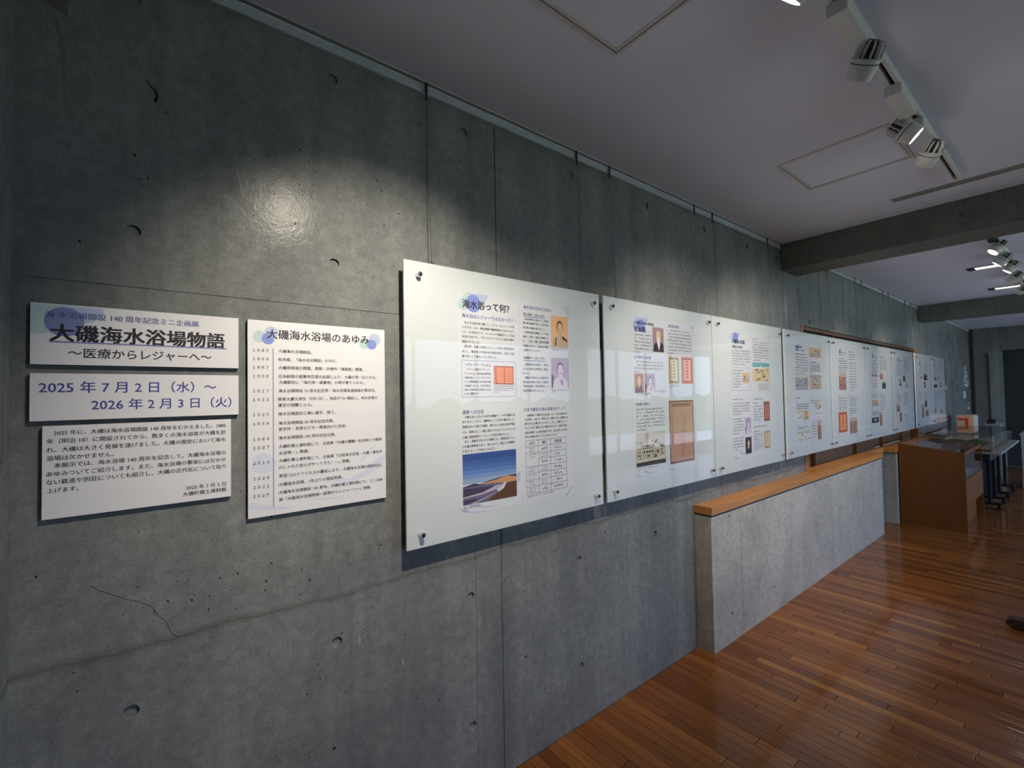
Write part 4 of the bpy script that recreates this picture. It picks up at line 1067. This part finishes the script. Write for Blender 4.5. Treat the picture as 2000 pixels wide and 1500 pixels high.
# ------------------------------------------------------------ lighting tracks and spotlights
def track(a, b, label):
    t = thing('lighting_track', label, 'lighting track', ((a+b)/2,-1.035,CZ), 'white lighting tracks')
    f = MB(); y0,y1 = -1.054,-1.018
    f.box(a,b,y0,y0+.011,CZ-.030,CZ-.0005); f.box(a,b,y1-.011,y1,CZ-.030,CZ-.0005); f.box(a,b,y0+.011,y1-.011,CZ-.008,CZ-.0005)
    f.box(b-.012,b,y0+.011,y1-.011,CZ-.030,CZ-.008); f.build('body', M_WHITE, t)
    f = MB(); f.box(a,b-.012,y0+.0112,y1-.0112,CZ-.0105,CZ-.0082); f.build('slot', M_BLACK, t)
track(.2, 3.315, 'white lighting track on the ceiling nearest the camera')
track(4.35, 7.6, 'white lighting track on the ceiling beyond the first beam')
def spot(i, loc, aim, watts, cone, label, adapter, dark=False):
    x,y,z = loc; body_m = M_WHITE
    t = thing('track_spotlight', label, 'spotlight', (x,y,CZ-.03), 'white track spotlights')
    ax = adapter
    f = MB(); f.box(ax[0],ax[1],-1.062,-1.009,2.505,CZ-.0302); f.build('adapter', body_m if not dark else M_DARK, t, bevel=.003)
    d = (Vector(aim)-Vector(loc)).normalized()
    # pivot under the adapter end
    pv = Vector((ax[1]+(.018 if x > ax[1] else -.018), y, 2.512))
    f = MB(); f.lathe([(.010,0),(.010,.012)], 14, Matrix.Translation((pv.x,pv.y,2.4935))); 
    c = Vector(loc)-d*.045
    v = c-Vector((pv.x,pv.y,2.495)); L = max(v.length,.012)
    f.lathe([(.0085,0),(.0085,L)], 12, Matrix.Translation((pv.x,pv.y,2.497)) @ frame_to(v)); f.build('arm', body_m, t, smooth=True)
    B = Matrix.Translation(Vector(loc)-d*.085) @ frame_to(d) @ Matrix.Diagonal((1.02,1.02,.86,1))
    f = MB(); f.lathe([(.012,0),(.020,.004),(.022,.045),(.026,.056)], 24, B); core = f.build('core', M_DARK, t, smooth=True)
    for k in range(10):
        a = 2*math.pi*k/10; R_ = B @ Matrix.Rotation(a,4,'Z'); q = MB(); n = len(q.v)
        q.box(.016,.036,-.0016,.0016,.012,.052,M=R_); q.box(.016,.030,-.0016,.0016,.002,.012,M=R_); q.build('cooling_fin', body_m, core)
    f = MB(); f.lathe([(.030,.052),(.039,.055),(.039,.066),(.0375,.067)], 32, B); f.build('collar', body_m, t, smooth=True)
    f = MB(); f.lathe([(.0365,.067),(.0365,.070)], 32, B); f.build('gap_ring', M_DARK, t, smooth=True)
    f = MB(); f.lathe([(.0300,.0701),(.0375,.0702),(.0390,.074),(.0365,.100),(.0330,.118),(.0305,.118),(.0300,.108)], 32, B, cap=False)
    f.build('barrel', body_m, t, smooth=True)
    f = MB(); f.lathe([(.0298,.1075),(.0298,.1095)], 28, B); f.build('lens', M_LENS, t)
    if watts:
        l = bpy.data.lights.new('spot_beam', 'SPOT'); l.energy = watts; l.color = WARM; l.spot_size = math.radians(cone); l.spot_blend = 1.0; l.shadow_soft_size = .022
        o = bpy.data.objects.new('spot_beam', l); COL.objects.link(o); o.location = Vector(loc)+d*.03; o.rotation_euler = (-d).to_track_quat('Z','Y').to_euler(); link_to(o, t)
SL = ['track spotlight above the title signs, out of frame at top','track spotlight whose glowing lens peeks in at the top edge','white finned track spotlight hanging highest in view, lens turned to the wall',
      'track spotlight with the bright lens turned sideways, middle of the near track','smallest finned track spotlight at the far end of the near track',
      'brightest glaring track spotlight just beyond the beam, pointing back','track spotlight tucked under the glaring one beyond the beam','second glaring track spotlight beyond the beam','lower track spotlight beside the second glaring one','farthest track spotlight at the right edge of frame']
AD = [(.36,.53),(.98,1.18),(1.50,1.69),(2.08,2.30),(2.41,2.57),(4.60,4.80),(5.07,5.25),(5.50,5.70),(5.99,6.2),(6.5,6.72)]
for i,(loc,aim,wt_,cone) in enumerate(SPOTS): spot(i, loc, aim, wt_, cone, SL[i], AD[i], dark=i in (5,7))

# ------------------------------------------------------------ wooden showcase
K = thing('display_case', 'wooden showcase with sloping glass top and brown veneer side', 'display case', (6.97,-.36,0))
xa,xb,yb,yf = 6.412,7.532,-.112,-.631
def side(x0,x1):
    f = MB(); P = [(yb,0),(yf,0),(yf,.800),(yb,.866)]
    f.face([(x0,p[0],p[1]) for p in P]); f.face([(x1,p[0],p[1]) for p in P])
    for k in range(4): a,b = P[k],P[(k+1)%4]; f.face([(x0,*a),(x0,*b),(x1,*b),(x1,*a)])
    return f.build('side_panel', M_CASE, K)
side(xa,xa+.022); side(xb-.022,xb)
f = MB(); f.box(xa+.022,xb-.022,yf+.001,yf+.02,.252,.520); f.build('front_panel', M_CASE, K)
f = MB(); f.box(xa+.022,xb-.022,yb-.02,yb,.05,.850); f.build('back_panel', M_CASE, K)
f = MB(); f.box(xa+.022,xb-.022,yf+.021,yb-.021,.50,.519); f.build('shelf', mat('case_lining',(.50,.48,.45),.7), K)
f = MB(); f.box(xa+.022,xb-.022,yf+.06,yf+.08,0,.25); f.build('kick_board', M_CASE, K)
sl = (.866-.800)/(yb-yf)
zt_ = lambda y: .800+(y-yf)*sl
def slab(name, x0,x1,y0,y1,off,th,m):
    f = MB(); P = [(y0,zt_(y0)+off),(y1,zt_(y1)+off),(y1,zt_(y1)+off+th),(y0,zt_(y0)+off+th)]
    f.face([(x0,*p) for p in P]); f.face([(x1,*p) for p in P])
    for k in range(4): a,b = P[k],P[(k+1)%4]; f.face([(x0,*a),(x0,*b),(x1,*b),(x1,*a)])
    return f.build(name, m, K)
slab('glass_top', xa+.023,xb-.023,yf+.02,yb-.09,-.008,.005,M_GLASS2)
slab('top_board', xa+.0225,xb-.0225,yb-.089,yb-.0205,-.022,.020,M_CASE)
slab('front_rail', xa+.0225,xb-.0225,yf+.0005,yf+.0195,-.022,.020,M_CASE)
f = MB(); f.box(xa+.023,xb-.023,yf+.004,yf+.009,.5205,.776); f.build('glass_front', M_GLASS2, K)
def sheet(name, label, cat, x0,x1,y0,y1,z,color,marks,group=None,tilt=0):
    t = thing(name, label, cat, ((x0+x1)/2,(y0+y1)/2,z), group)
    f = MB(); f.box(x0,x1,y0,y1,z,z+.002); f.build('sheet', color, t)
    rg = random.Random(int(x0*100)); f = MB()
    for k in range(marks): 
        u = y1-.02-(y1-y0-.04)*k/max(1,marks); f.box(x0+.02,x1-rg.uniform(.02,.06),u-.004,u,z+.0021,z+.0024)
    f.build('print', mat('sheet_ink',(.08,.07,.08),.7), t)
sheet('document','white open document at the near side inside the showcase','document',6.50,6.82,-.52,-.28,.5195,M_PAPER,7,'documents in the showcase')
sheet('document','dark print lying in the middle of the showcase','document',6.90,7.12,-.54,-.26,.5195,mat('dark_print',(.12,.11,.13),.5),3,'documents in the showcase')
sheet('document','pale sheet at the far side inside the showcase','document',7.18,7.46,-.55,-.25,.5195,M_PAPER,6,'documents in the showcase')

# ------------------------------------------------------------ folding tables with the model under an acrylic cover
def folding_table(a, b, label, px_):
    t = thing('folding_table', label, 'table', ((a+b)/2,-.46,0), 'folding tables behind the showcase')
    y0,y1 = -.785,-.125
    f = MB(); f.box(a,b,y0,y1,.688,.712); f.build('table_top', M_TABLE, t, bevel=.003)
    f = MB(); f.box(a+.03,b-.06,y0+.09,y1-.06,.60,.687); f.build('apron', M_BLACK, t, bevel=.01)
    for x in px_:
        f = MB(); f.box(x-.018,x+.018,-.655,-.625,.085,.60); f.build('leg_post', M_BLACK, t)
        f = MB(); f.box(x-.022,x+.022,-.74,-.15,.055,.0849); f.build('foot_bar', M_BLACK, t, bevel=.006)
        for y in (-.715,-.18):
            f = MB(); f.lathe([(.012,-.012),(.022,-.010),(.022,.010),(.012,.012)], 16, Matrix.Translation((x,y,.0222)) @ Matrix.Rotation(math.pi/2,4,'Y')); f.box(x-.014,x+.014,y-.012,y+.012,.035,.0549); f.build('caster', M_BLACK, t, smooth=True)
    f = MB(); f.box(min(px_)+.018,max(px_)-.018,-.285,-.265,.30,.33); f.build('crossbar', M_BLACK, t)
folding_table(7.56,8.652,'nearer grey-topped folding table with black legs, beside the showcase',(7.90,8.35))
folding_table(8.656,9.56,'farther grey-topped folding table with black legs',(8.80,9.45))
DIO = t = thing('landscape_model', 'green hilly landscape model on a wood-edged base under the clear cover', 'model', (8.2,-.42,.713))
f = MB(); f.box(7.57,9.0,-.705,-.145,.7125,.738); f.build('board', M_CASE, t, bevel=.002)
f = MB(); f.box(7.59,8.98,-.690,-.160,.7382,.7402); f.build('ground_sheet', mat('model_ground',(.42,.30,.20),.8), t)
f = MB(); rg = random.Random(9); NX,NY = 46,16; H = {}
for i in range(NX+1):
    for j in range(NY+1):
        u,v = i/NX, j/NY; e = min(1, min(u,1-u)*5, min(v,1-v)*4)
        H[i,j] = (7.62+1.05*u, -.60+.42*v, .7405+e*(.022+.020*math.sin(u*9+1)*math.cos(v*5)+.014*math.sin(u*23+v*7)+rg.uniform(0,.010)))
for i in range(NX):
    for j in range(NY): f.face([H[i,j],H[i+1,j],H[i+1,j+1],H[i,j+1]])
f.build('green_hills', mat('model_green',(.045,.085,.015),.95), DIO)
sheet('map_sheet','pinkish printed map lying beside the green landscape model','map',8.72,8.95,-.66,-.30,.7404,mat('map_pink',(.52,.36,.34),.6),4)
t = thing('acrylic_cover', 'clear acrylic cover box over the landscape model on the tables', 'cover', (8.53,-.42,.712))
for nm,bx in (('top_pane',(7.545,9.52,-.722,-.13,.896,.900)),('front_pane',(7.545,9.52,-.722,-.718,.7405,.8958)),('end_pane',(7.545,7.549,-.7178,-.13,.7405,.8958)),('end_pane',(9.516,9.52,-.7178,-.13,.7135,.8958)),('back_pane',(7.5492,9.5158,-.134,-.13,.7405,.8958))):
    f = MB(); f.box(*bx); f.build(nm, M_GLASS2, t)
f = MB(); f.box(7.540,7.5445,-.7265,-.7225,.7128,.899); f.build('edge_highlight', M_EDGEGLOW, t)  # pale strip painted as the bright glint along the acrylic edge
# pale cabinet with red bands behind the tables
t = thing('banded_cabinet', 'pale cabinet with orange and red bands behind the folding tables', 'cabinet', (10.1,-.19,0))
f = MB(); f.box(9.90,10.25,-.30,-.112,0,1.035); f.build('body', mat('cabinet_pale',(.62,.44,.27),.5), t, bevel=.003)
for nm,(y0,y1,z0,z1),c in (('orange_band',(-.265,-.125,.985,1.012),(.80,.30,.14)),('orange_band',(-.265,-.24,.86,.9845),(.80,.30,.14)),('red_band',(-.2395,-.125,.955,.9835),(.50,.03,.03)),('red_band',(-.2395,-.21,.86,.9545),(.50,.03,.05))):
    f = MB(); f.box(9.895,9.8998,y0,y1,z0,z1); f.build(nm, mat('band_'+nm, c, .5), t)
for k in range(3):
    f = MB(); f.box(9.92+.1*k,9.98+.1*k,-.318,-.3005,.02,1.02); f.build('side_slat', M_WHITE, t)
t = thing('dark_box', 'small black box on a grey stand at the end wall', 'box', (10.9,-.40,.9))
f = MB(); f.box(10.85,11.05,-.435,-.345,.861,.925); f.build('body', M_BLACK, t, bevel=.004)
f = MB(); f.box(10.86,10.90,-.437,-.4352,.88,.90); f.build('latch', M_CHROME, t)
t = thing('grey_stand', 'slim grey stand under the small black box', 'stand', (10.95,-.42,0))
f = MB(); f.box(10.80,11.15,-.50,-.33,0,.84); f.build('body', M_TABLE, t, bevel=.004)
f = MB(); f.box(10.79,11.16,-.51,-.32,.8402,.860); f.build('top', M_TABLE, t, bevel=.002)
t = thing('small_card', 'tiny white card beside the black box', 'card', (10.84,-.47,.861)); f = MB(); f.box(10.82,10.84,-.478,-.448,.8605,.885); f.build('card', M_WHITE, t)
f = MB(); f.box(10.8188,10.8198,-.474,-.452,.866,.878); f.build('print', mat('sheet_ink',(.08,.07,.08),.7), t)
t = thing('white_plinth', 'pale grey plinth at the right edge near the doorway', 'plinth', (9.95,-.95,0))
f = MB(); f.box(9.80,10.35,-1.25,-.785,0,.765); f.build('body', mat('plinth_grey',(.42,.45,.44),.6), t, bevel=.003)
f = MB(); f.box(9.79,10.36,-1.26,-.775,.7652,.785); f.build('top', mat('plinth_top',(.5,.52,.50),.5), t, bevel=.002)
t = thing('blue_board', 'dark blue folded board leaning under the farther folding table', 'board', (8.72,-.55,0))
f = MB(); f.box(8.60,8.63,-.60,-.50,0,.56); f.build('leaf', mat('blue_felt',(.035,.06,.10),.8), t, bevel=.002)
f = MB(); f.box(8.635,8.66,-.60,-.50,0,.56); f.build('leaf', mat('blue_felt',(.035,.06,.10),.8), t, bevel=.002)

# small things fixed to the far wall
t = thing('patterned_hanging', 'white lacy cut-paper hanging near the far corner', 'hanging', (11.8,-.01,1.5))
f = MB(); rg = random.Random(4)
for r in range(13):
    z = 1.855-.027*r; w = .10+.013*r if r < 9 else .24
    for c in range(5):
        if rg.random() < .22: continue
        x = 11.82-w+2*w*c/5; f.box(x,x+w*.30,-.006,-.001,z-.018,z)
f.build('paper_lace', M_WHITE, t)
f = MB(); f.box(11.66,11.98,-.008,-.001,1.475,1.515); f.build('base_strip', M_WHITE, t)
for x0,x1,z0,z1,lab in ((11.50,11.72,1.27,1.395,'white caption card below the lacy hanging'),(11.86,12.06,1.05,1.10,'small white card low in the far corner'),(9.80,9.95,1.43,1.50,'small white label card right of the ninth panel')):
    t = thing('caption_card', lab, 'card', ((x0+x1)/2,-.005,z0)); f = MB(); f.box(x0,x1,-.006,-.001,z0,z1); f.build('card', M_WHITE, t)
    f = MB()
    for k in range(3): f.box(x0+.02,x1-.02,-.0065,-.0061,z1-(z1-z0)*(.25+.22*k)-.004,z1-(z1-z0)*(.25+.22*k)); 
    f.build('print', mat('sheet_ink',(.08,.07,.08),.7), t)
t = thing('leaf_ornament', 'small green and white leaf ornament in the far corner', 'ornament', (11.95,-.01,1.15))
f = MB(); f.face([(11.86,-.004,1.14),(11.90,-.012,1.20),(11.93,-.012,1.22),(11.90,-.004,1.15)]); f.face([(11.96,-.004,1.13),(12.0,-.012,1.17),(12.0,-.012,1.20),(11.95,-.004,1.16)]); f.build('leaf', mat('leaf_green',(.30,.42,.20),.6), t, fix=False)
f = MB(); f.box(11.925,11.94,-.005,-.001,1.11,1.20); f.build('stem', M_WHITE, t)

# bench whose foot shows at the right edge
t = thing('bench', 'dark wooden bench with a rounded foot bar entering at right', 'bench', (4.12,-1.6,0))
f = MB(); n = 12; x0,x1 = 4.068,4.135; ys_ = [-1.1+.0]; P = [(-1.095,.012),(-1.078,.022),(-1.074,.036),(-1.082,.052),(-1.10,.062),(-2.0,.062),(-2.018,.052),(-2.026,.036),(-2.02,.022),(-2.0,.012)]
f.face([(x0,*p) for p in P]); f.face([(x1,*p) for p in P])
for k in range(len(P)): a,b = P[k],P[(k+1)%len(P)]; f.face([(x0,*a),(x0,*b),(x1,*b),(x1,*a)])
f.build('foot_bar', wood('bench_wood',(.055,.026,.016),along='Y',rough=.35), t)
for y in (-1.16,-1.94): f = MB(); f.box(4.075,4.125,y-.03,y+.03,0,.0118); f.build('glide', M_BLACK, t)
f = MB(); f.box(4.08,4.122,-1.80,-1.30,.0625,.40); f.build('leg', MATS['bench_wood'], t, bevel=.004)
f = MB(); f.box(4.075,4.50,-2.0,-1.34,.4005,.435); f.build('seat', MATS['bench_wood'], t, bevel=.006)
f = MB(); f.box(4.46,4.50,-1.9,-1.4,0,.40); f.build('leg', MATS['bench_wood'], t, bevel=.004)
